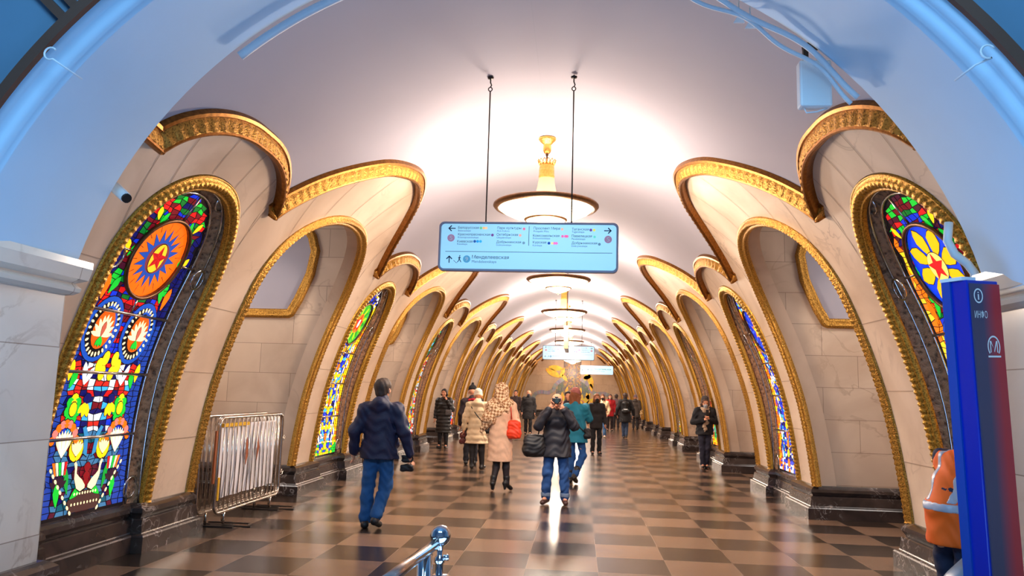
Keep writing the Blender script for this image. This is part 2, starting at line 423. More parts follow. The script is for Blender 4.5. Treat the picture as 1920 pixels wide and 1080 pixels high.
# gilded cornice section (b across, n out of the wall, relief)
COR = [(-0.04, -0.05, 0), (-0.04, 0.12, 0), (-0.01, 0.16, 0), (0.02, 0.165, 0), (0.05, 0.15, 0), (0.06, 0.13, 1), (0.12, 0.09, 1), (0.18, 0.05, 1), (0.22, 0.03, 0), (0.25, 0.045, 0), (0.3, 0.03, 0), (0.31, -0.09, 0)]
COR = [(b*.8, n, r) for b, n, r in COR]
ARC = [(-0.02, -0.05, 0), (-0.02, 0.03, 0), (0.03, 0.05, 0), (0.05, 0.035, 0), (0.07, 0.06, 2), (0.11, 0.1, 2), (0.15, 0.06, 2), (0.18, 0.04, 0), (0.2, 0.04, 0), (0.2, -0.02, 0)]
ROPE = [(0.02, -0.05, 0), (0.02, 0.02, 0), (0.04, 0.03, 0), (0.06, 0.02, 0), (0.075, 0.035, 2), (0.11, 0.065, 2), (0.15, 0.07, 2), (0.19, 0.05, 2), (0.215, 0.02, 0), (0.235, 0.03, 0), (0.25, 0.03, 0), (0.25, -0.03, 0)]

def cornice(side, Yc, fn, H, lo=None, hi=None):
    xs = np.r_[-H+(H*2)*(0.5-0.5*np.cos(np.linspace(0, PI, 60)))]
    pts = [(d, fn(d)) for d in xs if (lo is None or Yc+d >= lo) and (hi is None or Yc+d <= hi)]
    if pts[0][0] <= -H+1e-6:                              # run into the valley
        p, q = np.array(pts[0]), np.array(pts[1]); u = (p-q)/np.hypot(*(p-q)); pts.insert(0, tuple(p+u*0.02))
    if pts[-1][0] >= H-1e-6:
        p, q = np.array(pts[-1]), np.array(pts[-2]); u = (p-q)/np.hypot(*(p-q)); pts.append(tuple(p+u*0.02))
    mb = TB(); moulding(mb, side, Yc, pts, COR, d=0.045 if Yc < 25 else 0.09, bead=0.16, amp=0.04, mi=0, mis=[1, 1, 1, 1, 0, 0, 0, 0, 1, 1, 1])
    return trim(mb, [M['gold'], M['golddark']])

def passage(side, Yc, k):
    """walls of the passage behind one arch"""
    sfx = 'left' if side < 0 else 'right'
    mb = TB()
    # splay behind the arch: arch edge pushed outwards
    pth = arch_path(AH+0.005, ASP, AT, s_of(0.02), 40)
    ring0 = [surf(side, Yc+d, s, 0.0) for d, s in pth]
    ring1 = [(side*(abs(p[0])+0.42), p[1], p[2]) for p in ring0]
    mb.grid([ring0, ring1], 1, True, flip=side < 0)
    XO = 9.6; ztop = 6.3; hw = AH+0.05
    for sg in (-1, 1):
        y = Yc+sg*hw
        v = [];
        zz = np.linspace(0, ztop, 24)
        xin = [np.interp(min(z, 5.6), ZG, XG)+(0.12 if z < 4.5 else 0.2) for z in zz]
        R = [[(side*x, y, z), (side*XO, y, z)] for x, z in zip(xin, zz)]
        mb.grid(R, 0, False, flip=(side*sg > 0))
    mb.add([(side*4.5, Yc-hw, ztop), (side*XO, Yc-hw, ztop), (side*XO, Yc+hw, ztop), (side*4.5, Yc+hw, ztop)], [(0, 1, 2, 3)], 2)
    mb.add([(side*XO, Yc-hw, 0), (side*XO, Yc+hw, 0), (side*XO, Yc+hw, ztop), (side*XO, Yc-hw, ztop)], [(0, 1, 2, 3)], 0)
    struct(mb, 'wall_%s' % sfx, [M['jamb'], M['marble'], M['plaster']])
    # white plaster field with gilded edge, high on both jambs
    for sg in ((-1, 1) if k < 3 else (1,)):
        y = Yc+sg*hw; yd = -sg
        out = [(9.5, 4.07), (5.98, 4.07), (5.80, 4.4), (5.55, 5.0), (5.46, 5.55), (5.56, 5.9), (5.75, 6.15), (6.0, 6.28), (9.5, 6.28)]
        # smooth the curved edge
        fld = TB(); fld.add([(side*x, y+yd*0.03, z) for x, z in out], [tuple(range(len(out)))], 1)
        pr = [(-0.02, 0.0), (0.0, 0.08), (0.05, 0.1), (0.09, 0.07), (0.14, 0.1), (0.18, 0.08), (0.2, 0.0)]
        pts = np.array(out[:-1]); rings = []
        seg, L = resample(pts, 0.06)
        for i in range(len(seg)):
            t = seg[min(i+1, len(seg)-1)]-seg[max(i-1, 0)]; t = t/np.hypot(*t); nb = np.array((t[1], -t[0]))
            bm = 0.02*math.cos(2*PI*L[i]/0.13)
            rings.append([(side*(seg[i, 0]+nb[0]*(b-0.1)*-1), y+yd*(h+(bm if 0.03 < b < 0.16 else 0)), seg[i, 1]+nb[1]*(b-0.1)*-1) for b, h in pr])
        fld.grid(rings, 0, True, flip=(side*sg < 0))
        trim(fld, [M['gold'], M['plaster']])

PLI = [(0.24, 0.0), (0.24, 0.22), (0.225, 0.24), (0.18, 0.255), (0.17, 0.27), (0.15, 0.44), (0.13, 0.455), (0.1, 0.46), (0.12, 0.5), (0.15, 0.54), (0.14, 0.6), (0.09, 0.64), (0.05, 0.66), (-0.35, 0.66)]
PLF = [(0.1, 0.0), (0.1, 0.42), (0.07, 0.46), (0.12, 0.5), (0.15, 0.54), (0.14, 0.6), (0.09, 0.64), (0.05, 0.66), (-0.35, 0.66)]
def sweep_plan(mb, path, prof, flip=False, mi=0):
    """sweep (outward, z) profile along a plan polyline with mitred corners; outward = right of travel"""
    p = [np.array(q, float) for q in path]; n = len(p); rings = []
    for i in range(n):
        d0 = p[i]-p[i-1] if i > 0 else p[1]-p[0]; d1 = p[i+1]-p[i] if i < n-1 else p[-1]-p[-2]
        d0 = d0/np.hypot(*d0); d1 = d1/np.hypot(*d1); n0 = np.array((d0[1], -d0[0])); n1 = np.array((d1[1], -d1[0]))
        mi_ = n0+n1; mi_ = mi_/max(1e-6, np.hypot(*mi_)); k = 1/max(0.3, mi_ @ n0)
        rings.append([(p[i][0]+mi_[0]*k*o, p[i][1]+mi_[1]*k*o, z) for o, z in prof])
    mb.grid(rings, mi, False, flip=flip)
    return mb
def plinth(side, Yg, lo=None):
    """dark stepped base of one pylon, set back under the glass, returning into both passages"""
    x0 = 5.68; a = PER/2-AH-0.0; g = 1.16; sb = 0.17
    A = [(9.5, -a), (x0-0.0, -a), (x0, -g), (x0+sb, -g), (x0+sb, g), (x0, g), (x0, a), (9.5, a)]
    if lo is not None: A = [(x0+sb, lo-Yg)]+A[4:]
    P = [(side*x, Yg+y) for x, y in A]
    mb = TB()
    sweep_plan(mb, P if side > 0 else P, [((o if side < 0 else -o), z) for o, z in PLI], flip=side < 0)
    struct(mb, 'baseboard_%s' % ('left' if side < 0 else 'right'), M['plinth'])

# ------------------------------------------------------------------ stained glass
def C3(*c): return lin(c)
RED, DRED, ORG, YEL, GRN, DGRN, BLU, NAVY, CYA, WHT, CRM, PUR, PNK, TEAL, BLK = map(lin, ((214, 24, 26), (110, 14, 28), (250, 110, 14), (255, 206, 20), (24, 190, 50), (12, 110, 40), (20, 50, 200), (14, 16, 90), (60, 170, 230), (240, 244, 250), (255, 232, 180), (90, 30, 140), (240, 120, 110), (14, 80, 100), (16, 12, 16)))
def rec(s):                         # how far the pane lies behind the marble face
    z = np.interp(s, SG, ZG); return 0.13+0.17*math.sin(PI*min(1, max(0, (z-0.7)/4.6)))
PH, PSP, PT, PB = 0.92, s_of(3.75), s_of(4.88), S0+0.03
class Pane:
    def __init__(s, side, Yg, org): s.side = side; s.Y = Yg; s.mb = TB(org)
    def P(s, d, t, off): return surf(s.side, s.Y+d, t, -rec(t)+off)
    def poly(s, pts, col, off=0.012, mi=0):
        pts = [s.P(d, t, off) for d, t in pts]; f = tuple(range(len(pts)))
        s.mb.add(pts, [f if s.side > 0 else f[::-1]], mi, False, col)
    def shape(s, pts, col, lead=0.012, off=0.014):
        """one piece of glass with its lead line"""
        p = np.array(pts); c = p.mean(0); r = np.hypot(*(p-c).T).mean()
        s.poly((c+(p-c)*(1+lead/r)).tolist(), BLK, off-0.003); s.poly(pts, col, off)
    def ell(s, d, t, a, b, col, n=16, rot=0.0, off=0.014, lead=0.012):
        cr, sr = math.cos(rot), math.sin(rot)
        s.shape([(d+a*math.cos(q)*cr-b*math.sin(q)*sr, t+a*math.cos(q)*sr+b*math.sin(q)*cr) for q in np.linspace(0, 2*PI, n, endpoint=False)], col, lead, off)
    def petal(s, d, t, ang, L, w, col, off=0.016, lead=0.01, r0=0.0):
        u = np.array((math.sin(ang), math.cos(ang))); v = np.array((u[1], -u[0])); c = np.array((d, t))
        s.shape([tuple(c+u*(r0+L*q)+v*w*ww) for q, ww in ((0, .15), (.3, .7), (.6, 1), (.85, .6), (1, 0), (.85, -.6), (.6, -1), (.3, -.7), (0, -.15))], col, lead, off)
    def star(s, d, t, R, r, n, col, off=0.03, rot=0.0, lead=0.008):
        p = []
        for k in range(2*n):
            q = rot+PI*k/n; rr = R if k % 2 == 0 else r; p.append((d+rr*math.sin(q), t+rr*math.cos(q)))
        for k in range(2*n):       # facets as triangles keep the points crisp
            s.poly([(d, t), p[k], p[(k+1) % (2*n)]], tuple(x*(1.0 if k % 2 else 0.8) for x in col), off)
    def disc(s, d, t, R, col, off, n=36):
        for a, b in ((0, .5), (.5, 1)):
            rg = [[s.P(d+R*q*math.cos(w), t+R*q*math.sin(w), off) for w in np.linspace(0, 2*PI, n, endpoint=False)] for q in (max(a, 0.01), b)]
            s.mb.grid(rg, 0, False, closed_v=True, col=col, flip=s.side < 0)
def in_pane(d, t, mg=0.0):
    return abs(d) < PH-mg and t > PB+mg and (t < PSP or t < arch_s(d, PH, PSP, PT)-mg)

def mosaic(p, rng, pal, n=15, m=62, sym=True, off=0.006, band=None):
    """ground of small leaded pieces, mirrored about the middle"""
    ts = np.linspace(PB, PT, m+1); ds = np.linspace(-PH, PH, n+1)
    jit = {}
    def pt(i, j):
        ii = min(i, n-i) if sym else i
        if (ii, j) not in jit: jit[(ii, j)] = (rng.uniform(-.32, .32), rng.uniform(-.34, .34))
        a, b = jit[(ii, j)]
        if sym and i > n-i: a = -a
        d = ds[i]+(a*(ds[1]-ds[0]) if 0 < i < n else 0); t = ts[j]+(b*(ts[1]-ts[0]) if 0 < j < m else 0)
        return d, t
    cc = {}
    for j in range(m):
        for i in range(n):
            q = [pt(i, j), pt(i+1, j), pt(i+1, j+1), pt(i, j+1)]; c = np.mean(q, 0)
            if not in_pane(c[0], c[1], 0.02): continue
            q = [(min(max(d, -PH), PH), min(t, arch_s(min(abs(d), PH*.999), PH, PSP, PT)) if t > PSP else t) for d, t in q]
            ii = min(i, n-1-i) if sym else i
            if (ii, j) not in cc: cc[(ii, j)] = band(ii/(n/2), (ts[j]-PB)/(PT-PB), rng) if band else pal[rng.randrange(len(pal))]
            q = np.array(q); q = c+(q-c)*0.86
            p.poly(q.tolist(), cc[(ii, j)], off)

def rosette(p, kind, t0=None):
    """the round pane near the top"""
    t = s_of(4.0) if t0 is None else t0; R = 0.56
    p.disc(0, t, R+0.02, BLK, 0.016)
    if kind == 'sun':
        p.disc(0, t, R, lin((245, 104, 16)), 0.02)
        for k in range(16):
            p.star(0, t, 0, 0, 3, BLU) if False else None
            q = 2*PI*k/16
            u = np.array((math.sin(q), math.cos(q))); v = np.array((u[1], -u[0])); c = np.array((0, t))
            p.shape([tuple(c+u*.2+v*.062), tuple(c+u*.43), tuple(c+u*.2-v*.062)], lin((24, 70, 160)), 0.008, 0.026)
            q += PI/16; u = np.array((math.sin(q), math.cos(q)))
            p.shape([tuple(c+u*.41+np.array((u[1], -u[0]))*.004), tuple(c+u*.55), tuple(c+u*.41-np.array((u[1], -u[0]))*.004)], BLK, 0.002, 0.024)
        p.disc(0, t, .225, lin((120, 50, 60)), 0.03); p.ell(0, t, .15, .21, lin((250, 190, 40)), 20, off=0.034)
        p.star(0, t, .19, .08, 5, lin((190, 20, 26)), 0.04)
    elif kind == 'flower':
        p.disc(0, t, R, lin((16, 60, 215)), 0.02)
        for k in range(8): p.petal(0, t, 2*PI*k/8+.2, .39, .115, lin((255, 186, 16)), 0.028, 0.012, 0.14)
        p.disc(0, t, .2, BLK, 0.034); p.disc(0, t, .19, lin((250, 220, 110)), 0.037)
        p.star(0, t, .19, .085, 5, lin((225, 24, 30)), 0.042)
    elif kind == 'green':
        p.disc(0, t, R, lin((80, 190, 40)), 0.02)
        for k in range(16): p.petal(0, t, 2*PI*k/16, .31, .05, lin((170, 220, 40)) if k % 2 else lin((40, 150, 50)), 0.026, 0.008, .2)
        p.disc(0, t, .27, lin((240, 120, 30)), 0.03); p.star(0, t, .3, .12, 5, lin((215, 30, 30)), 0.036); p.ell(0, t, .07, .12, WHT, 10, off=0.042)
    elif kind == 'blue':
        p.disc(0, t, R, lin((24, 50, 190)), 0.02)
        for k in range(12): p.petal(0, t, 2*PI*k/12, .26, .04, lin((50, 90, 230)), 0.024, 0.006, .26)
        p.star(0, t, .3, .14, 6, lin((250, 130, 20)), 0.03); p.star(0, t, .19, .09, 5, lin((250, 205, 40)), 0.036)
    else:
        a, b, c = kind
        p.disc(0, t, R, a, 0.02)
        for k in range(10): p.petal(0, t, 2*PI*k/10, .3, .075, b, 0.026, 0.008, .2)
        p.disc(0, t, .2, c, 0.03)
    return t, R

def medallion(p, d, t, a=.33, b=.42):
    p.ell(d, t, a+.06, b+.07, lin((24, 76, 176)), 26, off=0.018); p.ell(d, t, a, b, BLK, 24, off=0.022)
    for k in range(26):
        q = 2*PI*k/26; p.ell(d+(a-.03)*math.cos(q), t+(b-.03)*math.sin(q), .02, .035, CRM, 6, -math.atan2(math.cos(q), math.sin(q)), 0.026, 0.004)
    p.ell(d, t, a-.1, b-.1, lin((232, 90, 16)), 20, off=0.028)
    for k in (-2.2, -1.5, -.9, -.4, 0, .4, .9, 1.5, 2.2): p.petal(d, t-.1, k*.62, .3-.03*abs(k), .032, CRM, 0.032, 0.008)
    p.petal(d, t-.1, 0, .2, .045, lin((190, 90, 70)), 0.036, 0.006)
    for k in (-.5, 0, .5): p.petal(d, t-.1, PI+k*.9, .14, .03, GRN, 0.036, 0.006)

def bouquet(p, rng, blue):
    """flowers, fans, a pair of pale birds over an urn"""
    ga = lin((26, 60, 200)) if blue else DRED
    def band(u, v, r):
        if u < 0.16: return (lin((250, 120, 20)) if r.random() < .6 else lin((255, 205, 40))) if blue else (NAVY if v > .55 else lin((30, 60, 150)))
        if v > .62: return r.choice([NAVY, DGRN, DRED, BLU, lin((70, 20, 40)), GRN, RED])
        if v > .44: return r.choice([RED, DRED, RED, BLU, lin((150, 20, 40))]) if not blue else r.choice([BLU, WHT, BLU, CYA, NAVY])
        if v > .22: return r.choice([RED, NAVY, BLU, CYA, DRED, WHT, lin((200, 40, 30))])
        return r.choice([DRED, TEAL, lin((60, 110, 150)), NAVY, lin((80, 20, 40)), lin((60, 110, 150))])
    mosaic(p, rng, [RED], 14, 60, band=band)
    T = lambda v: PB+(PT-PB)*v
    t, R = rosette(p, 'flower' if blue else 'sun')
    for sg in (-1, 1):
        medallion(p, sg*.4, T(.535), .3, .37)
        for q, w in ((.78, .36), (.9, .2)):
            p.petal(sg*(.66 if q < .8 else .45), T(q)-.06, sg*.5, .2, .05, YEL, 0.022); p.petal(sg*(.62 if q < .8 else .38), T(q)-.1, -sg*.4, .2, .04, GRN, 0.02)
        p.petal(sg*.7, T(.62), sg*.1, .34, .07, ORG, 0.02); p.petal(sg*.6, T(.64), -sg*.4, .26, .06, GRN, 0.018)
        for q in range(3): p.ell(sg*(.1+.1*(q % 2)), T(.405+.022*q), .07, .1, lin((250, 216, 30)), 10, off=0.022)
        p.petal(sg*.72, T(.38), 0, .26, .06, YEL, 0.02); p.petal(sg*.66, T(.36), -sg*.3, .24, .06, GRN, 0.018)
        p.petal(sg*.4, T(.37), sg*.3, .3, .05, WHT, 0.022); p.petal(sg*.4, T(.37), -sg*.5, .26, .05, WHT, 0.022)
        for q in range(7): p.ell(sg*(.5+.09*math.sin(q*.9)), T(.3)+.13*math.cos(q*.9), .07, .07, GRN if q else YEL, 8, off=0.022)
        p.ell(sg*.5, T(.3), .07, .09, YEL, 10, off=0.026)
        for q in (-1, 0, 1): p.petal(sg*.25, T(.32), PI+q*.55-sg*.25, .2, .05, YEL, 0.024)
        p.petal(sg*.24, T(.315), sg*.3, .14, .08, NAVY, 0.026)
        for q in range(-3, 4): p.petal(sg*.56, T(.165), q*.17, .34, .035, CRM if q % 2 else WHT, 0.024)
        for q in range(9): p.ell(sg*(.56+.27*math.sin((q-4)*.26)), T(.165)+.42*math.cos((q-4)*.26), .055, .055, PNK if q % 2 else ORG, 8, off=0.026)
        p.ell(sg*.28, T(.185), .14, .16, YEL, 14, off=0.018)
        for q in (-2, -1, 0, 1, 2): p.petal(sg*.28, T(.165), q*.3, .2, .03, lin((255, 222, 170)), 0.026)
        q = [(sg*.05, T(.16)), (sg*.13, T(.17)), (sg*.16, T(.22)), (sg*.22, T(.245)), (sg*.16, T(.25)), (sg*.08, T(.225))]
        p.shape(q, lin((50, 130, 180)), .012, 0.02)
        # striped cup and leaf beneath the fans
        for q in range(5): p.shape([(sg*(.42+.06*q), T(.152)), (sg*(.47+.06*q), T(.152)), (sg*(.46+.045*q), T(.115)), (sg*(.43+.045*q), T(.115))], (RED, WHT, GRN, CRM, ORG)[q], .006, 0.022)
        for q in range(-3, 4): p.petal(sg*.56, T(.075), q*.32, .19, .03, lin((50, 22, 40)), 0.026, 0.004)
        p.petal(sg*.56, T(.03), sg*.1, .28, .06, GRN, 0.028); p.petal(sg*.3, T(.045), -sg*1.0, .26, .055, GRN, 0.028); p.petal(sg*.36, T(.06), sg*.25, .36, .05, lin((20, 150, 50)), 0.02)
        # pale bird
        bd = [(.03, .07), (.12, .062), (.2, .072), (.26, .1), (.27, .13), (.3, .145), (.27, .15), (.235, .14), (.225, .115), (.17, .105), (.1, .095), (.03, .078)]
        p.shape([(sg*x, T(v)) for x, v in (bd if sg > 0 else bd[::-1])], CRM, .014, 0.034)
        for q in range(9): p.ell(sg*(.28+.056*q), T(.005)+.07*q, .035, .022, CRM, 6, sg*.9, 0.03, .004)
    p.shape([(-.28, T(.0)+.02), (.28, T(.0)+.02), (.34, T(.035)), (.24, T(.062)), (-.24, T(.062)), (-.34, T(.035))], lin((70, 44, 40)), .014, 0.024)
    for q in range(-4, 5):
        p.ell(q*.055, T(.056), .016, .02, CRM, 6, off=0.03, lead=.004); p.ell(q*.065, T(.027), .016, .02, CRM, 6, off=0.03, lead=.004)
    for q, v in ((0, .105), (0, .13), (0, .085)): p.petal(q, T(v)-.08, 0, .14, .07, lin((130, 16, 24)), 0.022)

def arabesque(p, rng, ros, cen, side_pal, low):
    def band(u, v, r):
        if v < .06: return r.choice(low)
        if u < .26: return r.choice(cen)
        return r.choice(side_pal)
    mosaic(p, rng, cen, 13, 66, band=band)
    T = lambda v: PB+(PT-PB)*v
    rosette(p, ros)
    for k in range(12):
        v = .05+.05*k; c = cen[k % len(cen)]
        p.ell(0, T(v), .1, .1, c, 10, off=0.02)
        for sg in (-1, 1):
            p.petal(sg*.1, T(v), sg*(.9 if k % 2 else 1.5), .3, .055, side_pal[(k*2) % len(side_pal)], 0.018)
            p.petal(sg*.45, T(v)+.05, sg*.3, .24, .05, side_pal[(k*3+1) % len(side_pal)], 0.02)
            p.petal(sg*.68, T(v), -sg*.3, .22, .045, (cen+side_pal)[(k*5) % (len(cen)+len(side_pal))], 0.02)

GL_LABEL = {}
def glass_panel(side, g, label):
    Yg = YC(side, g)-PER/2
    org = (side*5.5*S, Yg*S, 0.66*S)
    root = empty('stained_glass_panel', org, 0, label, 'stained glass', 'stained glass panels along the pylons')
    rng = random.Random(11*g+(3 if side > 0 else 0))
    far = g > 2
    # gilded rope frame
    fr = TB(org)
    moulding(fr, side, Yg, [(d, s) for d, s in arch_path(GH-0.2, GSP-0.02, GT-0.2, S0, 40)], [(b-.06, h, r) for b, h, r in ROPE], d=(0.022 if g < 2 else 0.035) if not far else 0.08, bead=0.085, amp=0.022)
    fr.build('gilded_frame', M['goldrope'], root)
    # splayed floral band between the frame and the glass
    bd = TB(org); outer = np.array(arch_path(GH-0.15, GSP, GT-0.15, S0-0.05, 40)); inner = np.array(arch_path(PH+.03, PSP, PT+.03, S0-0.05, 40))
    R = []
    for q in np.linspace(0, 1, 7):
        row = []
        for a, b in zip(outer, inner):
            c = a+(b-a)*q; row.append(surf(side, Yg+c[0], c[1], -rec(c[1])*(0.35+0.65*min(1, q*1.6)) if q > 0 else 0.02))
        R.append(row)
    bd.grid(R, 0, True, flip=side < 0)
    bd.build('floral_band', M['bronze'], root)
    # chrome edge strips
    ed = TB(org)
    for H, sp, tp, o in ((PH+.03, PSP, PT+.03, .03), (GH-.24, GSP, GT-.24, .09)):
        ed.tube([surf(side, Yg+d, s, -rec(s)+o) for d, s in arch_path(H, sp, tp, S0, 30)], .02, 6)
    ed.build('chrome_edge', M['chrome'], root)
    # glass
    p = Pane(side, Yg, org)
    out = arch_path(PH+.05, PSP, PT+.05, S0-.05, 30); n = len(out)//2
    p.mb.grid([[p.P(out[i][0], out[i][1], 0), p.P(0, out[i][1], 0), p.P(-out[i][0], out[i][1], 0)] for i in range(n+1)], 0, False, col=BLK, flip=side > 0)
    PAL = {(-1, 1): ('green', [YEL, ORG, YEL, lin((220, 150, 20))], [BLU, WHT, CYA, NAVY, YEL, BLU], [BLU, YEL, GRN]),
           (1, 1): ('blue', [ORG, YEL, lin((225, 120, 20))], [BLU, WHT, NAVY, CYA, BLU, YEL], [BLU, WHT, ORG]),
           (-1, 2): ((DGRN, CYA, WHT), [RED, YEL, ORG, WHT], [GRN, TEAL, PNK, CYA, YEL, RED], [RED, WHT, DRED]),
           (1, 2): ((PUR, BLU, WHT), [ORG, YEL, RED], [GRN, TEAL, CYA, WHT, GRN], [ORG, YEL]),
           (-1, 3): ((BLU, CYA, WHT), [ORG, YEL, WHT], [BLU, CYA, WHT, PUR], [ORG, RED]),
           (1, 3): ((DRED, YEL, WHT), [YEL, YEL, WHT], [GRN, YEL, WHT, CYA], [GRN, ORG])}
    if g == 0: bouquet(p, rng, side > 0)
    else:
        q = PAL.get((side, g)) or (((BLU, WHT, YEL), [YEL, WHT], [BLU, CYA, WHT, GRN], [BLU]) if g % 2 else ((PUR, RED, YEL), [ORG, YEL], [PUR, CYA, WHT, BLU], [RED]))
        arabesque(p, rng, *q)
    p.mb.build('glass_pane', M['glass'], root)
    # ring round the rosette, glazing bars, curls
    rr = TB(org); t0 = s_of(4.0)
    rr.tube([p.P(.58*math.cos(a), t0+.58*math.sin(a), .05) for a in np.linspace(0, 2*PI, 40, endpoint=False)], .03, 8, closed=True)
    rr.build('rosette_ring', M['darkbrass'], root)
    for v in (1.64, 2.46, 3.24):
        b = TB(org); s = s_of(v); b.tube([p.P(-PH, s, .05), p.P(0, s, .05), p.P(PH, s, .05)], .022, 6); b.build('glazing_bar', M['steel'], root)
    for a_, b_ in ((p.P(0, t0+.58, .05), p.P(0, PT, .05)), (p.P(0, t0-.58, .05), p.P(0, s_of(3.24), .05)), (p.P(-.58, t0, .05), p.P(-PH, t0, .05)), (p.P(.58, t0, .05), p.P(PH, t0, .05))):
        b = TB(org); b.tube([a_, b_], .017, 6); b.build('rosette_stay', M['steel'], root)
    if not far:
        for d, s in ((-1.02, s_of(3.9)), (1.02, s_of(3.9)), (-.55, s_of(4.95)), (.55, s_of(4.95)), (-1.02, S0+.22), (1.02, S0+.22)):
            c = TB(org); c.tube([surf(side, Yg+d+.15*math.cos(a), s+.15*math.sin(a), -.12) for a in np.linspace(0, 2*PI, 20, endpoint=False)], .016, 6, closed=True)
            c.build('chrome_ring', M['chrome'], root)
    return root

SIDE = {-1: 'left', 1: 'right'}
GL = {(-1, 0): 'tall stained glass panel with an orange sun rosette, nearest on the left', (1, 0): 'stained glass panel with a yellow flower on a blue rosette, behind the information pillar',
      (-1, 1): 'stained glass panel with a green rosette and golden scrolls on blue, left wall', (1, 1): 'stained glass panel with a blue rosette and orange star, right wall',
      (-1, 2): 'narrow red, green and white stained glass panel behind the man in navy jacket', (1, 2): 'green and orange stained glass panel behind the woman in grey beanie'}
ORD = ['nearest', 'second', 'third', 'fourth', 'fifth', 'sixth', 'seventh', 'eighth']
for side in (-1, 1):
    for g in range(8):
        lab = GL.get((side, g)) or '%s stained glass panel counted from the camera along the %s wall' % (ORD[g], SIDE[side])
        glass_panel(side, g, lab)
    shell(side, YC(side, -1), -4.64, YC(side, -1)+PER/2, 'wall_%s' % SIDE[side])
    cornice(side, YC(side, -1), lambda d: stub(3.15-abs(d)), 3.15, lo=-4.62)
    for k in range(8):
        Yc = YC(side, k); hi = min(Yc+PER/2, YEND)
        shell(side, Yc, Yc-PER/2, hi, 'wall_%s' % SIDE[side])
        cornice(side, Yc, sail_s, 3.15, hi=YEND)
        cornice(side, Yc-PER/2, lobe_s, LH)
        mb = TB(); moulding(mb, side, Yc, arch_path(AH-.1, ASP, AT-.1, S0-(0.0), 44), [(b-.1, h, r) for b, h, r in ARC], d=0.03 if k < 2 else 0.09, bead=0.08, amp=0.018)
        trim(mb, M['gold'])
        passage(side, Yc, k)
        plinth(side, Yc-PER/2, lo=-4.7 if False else None)

# end wall with a mosaic
ew = TB(); ew.add([(-9.6, YEND, 0), (9.6, YEND, 0), (9.6, YEND, 8), (-9.6, YEND, 8)], [(3, 2, 1, 0)])
struct(ew, 'wall_back', M['endmarble'])
pb = TB(); sweep_plan(pb, [(-5.6, YEND), (5.6, YEND)], PLF, flip=False)
struct(pb, 'baseboard_back', M['plinth'])
# ------------------------------------------------------------------ chandeliers
M['bowl'] = mat('frosted lamp bowl', (255, 226, 184), 0.5, emit=5.0)
M['lampshaft'] = mat('peach lamp shaft', (206, 146, 96), 0.5, 0.0)
CH0 = None
def chandelier(Y, label):
    org = (0, Y*S, 7.41*S)
    r = empty('chandelier', org, 0, label, 'lamp', 'chandeliers along the vault')
    m = TB(org); m.lathe([(0.0, 7.43), (.175, 7.42), (.18, 7.40), (.165, 7.375), (.1, 7.31), (.078, 7.29)], (0, Y, 0), 28); m.build('ceiling_cup', M['brass'], r)
    m = TB(org); m.lathe([(.078, 7.29), (.085, 7.25), (.085, 7.17), (.06, 7.12), (.03, 7.11)], (0, Y, 0), 20); m.build('leafy_bud', M['brass'], r)
    m = TB(org); m.lathe([(.03, 7.12), (.035, 7.08), (.018, 7.06), (.018, 6.9)], (0, Y, 0), 12); m.build('stem', M['darkbrass'], r)
    m = TB(org)
    m.lathe([(.0, 6.86), (.13, 6.86), (.15, 6.9), (.14, 6.84), (.15, 6.8), (.145, 6.77), (.155, 6.765), (.15, 6.74), (.155, 6.66), (.16, 6.64), (.15, 6.62), (.152, 6.6)], (0, Y, 0), 28)
    for k in range(14):
        a = 2*PI*k/14; c, s_ = math.cos(a), math.sin(a)
        pts = [(c*(.15+.05*math.sin(q*PI)*0+.03*q)+(-s_)*.03*math.sin(2*PI*q*.5)*w, Y+s_*(.15+.03*q)+c*.03*math.sin(PI*q)*w, 6.88+.1*q) for w in (-1, 1) for q in (0, .3, .6, 1)]
        m.tube(pts[:4], .008, 5); m.tube(pts[4:], .008, 5)
    m.build('crown', M['brass'], r)
    m = TB(org); m.lathe([(.15, 6.6), (.17, 6.45), (.21, 6.28), (.25, 6.16), (.27, 6.1)], (0, Y, 0), 28); m.build('shaft', M['lampshaft'], r)
    m = TB(org); m.lathe([(.90, 6.02), (.93, 6.07), (1.0, 6.085), (1.03, 6.06), (1.035, 6.03), (1.0, 5.99), (.95, 5.975), (.91, 5.99), (.90, 6.02)], (0, Y, 0), 56); m.build('rim', M['darkbrass'], r)
    m = TB(org); m.lathe([(.93, 5.99), (.85, 5.93), (.7, 5.86), (.5, 5.80), (.4, 5.775)], (0, Y, 0), 48); m.build('bowl', M['bowl'], r)
    m = TB(org); m.lathe([(.39, 5.79), (.42, 5.785), (.425, 5.765), (.40, 5.745), (.37, 5.75)], (0, Y, 0), 36); m.build('lower_rim', M['darkbrass'], r)
    m = TB(org); m.lathe([(.385, 5.755), (.3, 5.69), (.16, 5.63), (.03, 5.6)], (0, Y, 0), 32)
    lb = m.build('lower_bowl', M['bowl'], r)
    m = TB(org); m.lathe([(.03, 5.605), (.035, 5.59), (.02, 5.57), (.0, 5.55)], (0, Y, 0), 12); m.build('finial', M['brass'], lb)
    l = area('lamp_uplight', (0, 0, (6.04-7.41)*S), (PI, 0, 0), 1.7*S, LAMP_UP, LAMP_COL); l.parent = r
    d = bpy.data.lights.new('lamp_downlight', 'POINT'); d.energy = LAMP_DOWN*(0.2 if Y > 65 else 1.0); d.color = LAMP_COL; d.shadow_soft_size = .3
    l = bpy.data.objects.new('lamp_downlight', d); COL.objects.link(l); l.location = (0, 0, (4.8-7.41)*S); l.parent = r
    return r
for k in range(8):
    chandelier(2.62+PER*k, ['nearest brass dish chandelier, its bowl partly behind the blue direction sign', 'second chandelier from the camera, just below the big direction sign'][k] if k < 2 else '%s brass dish chandelier counted from the camera along the vault' % ORD[k])

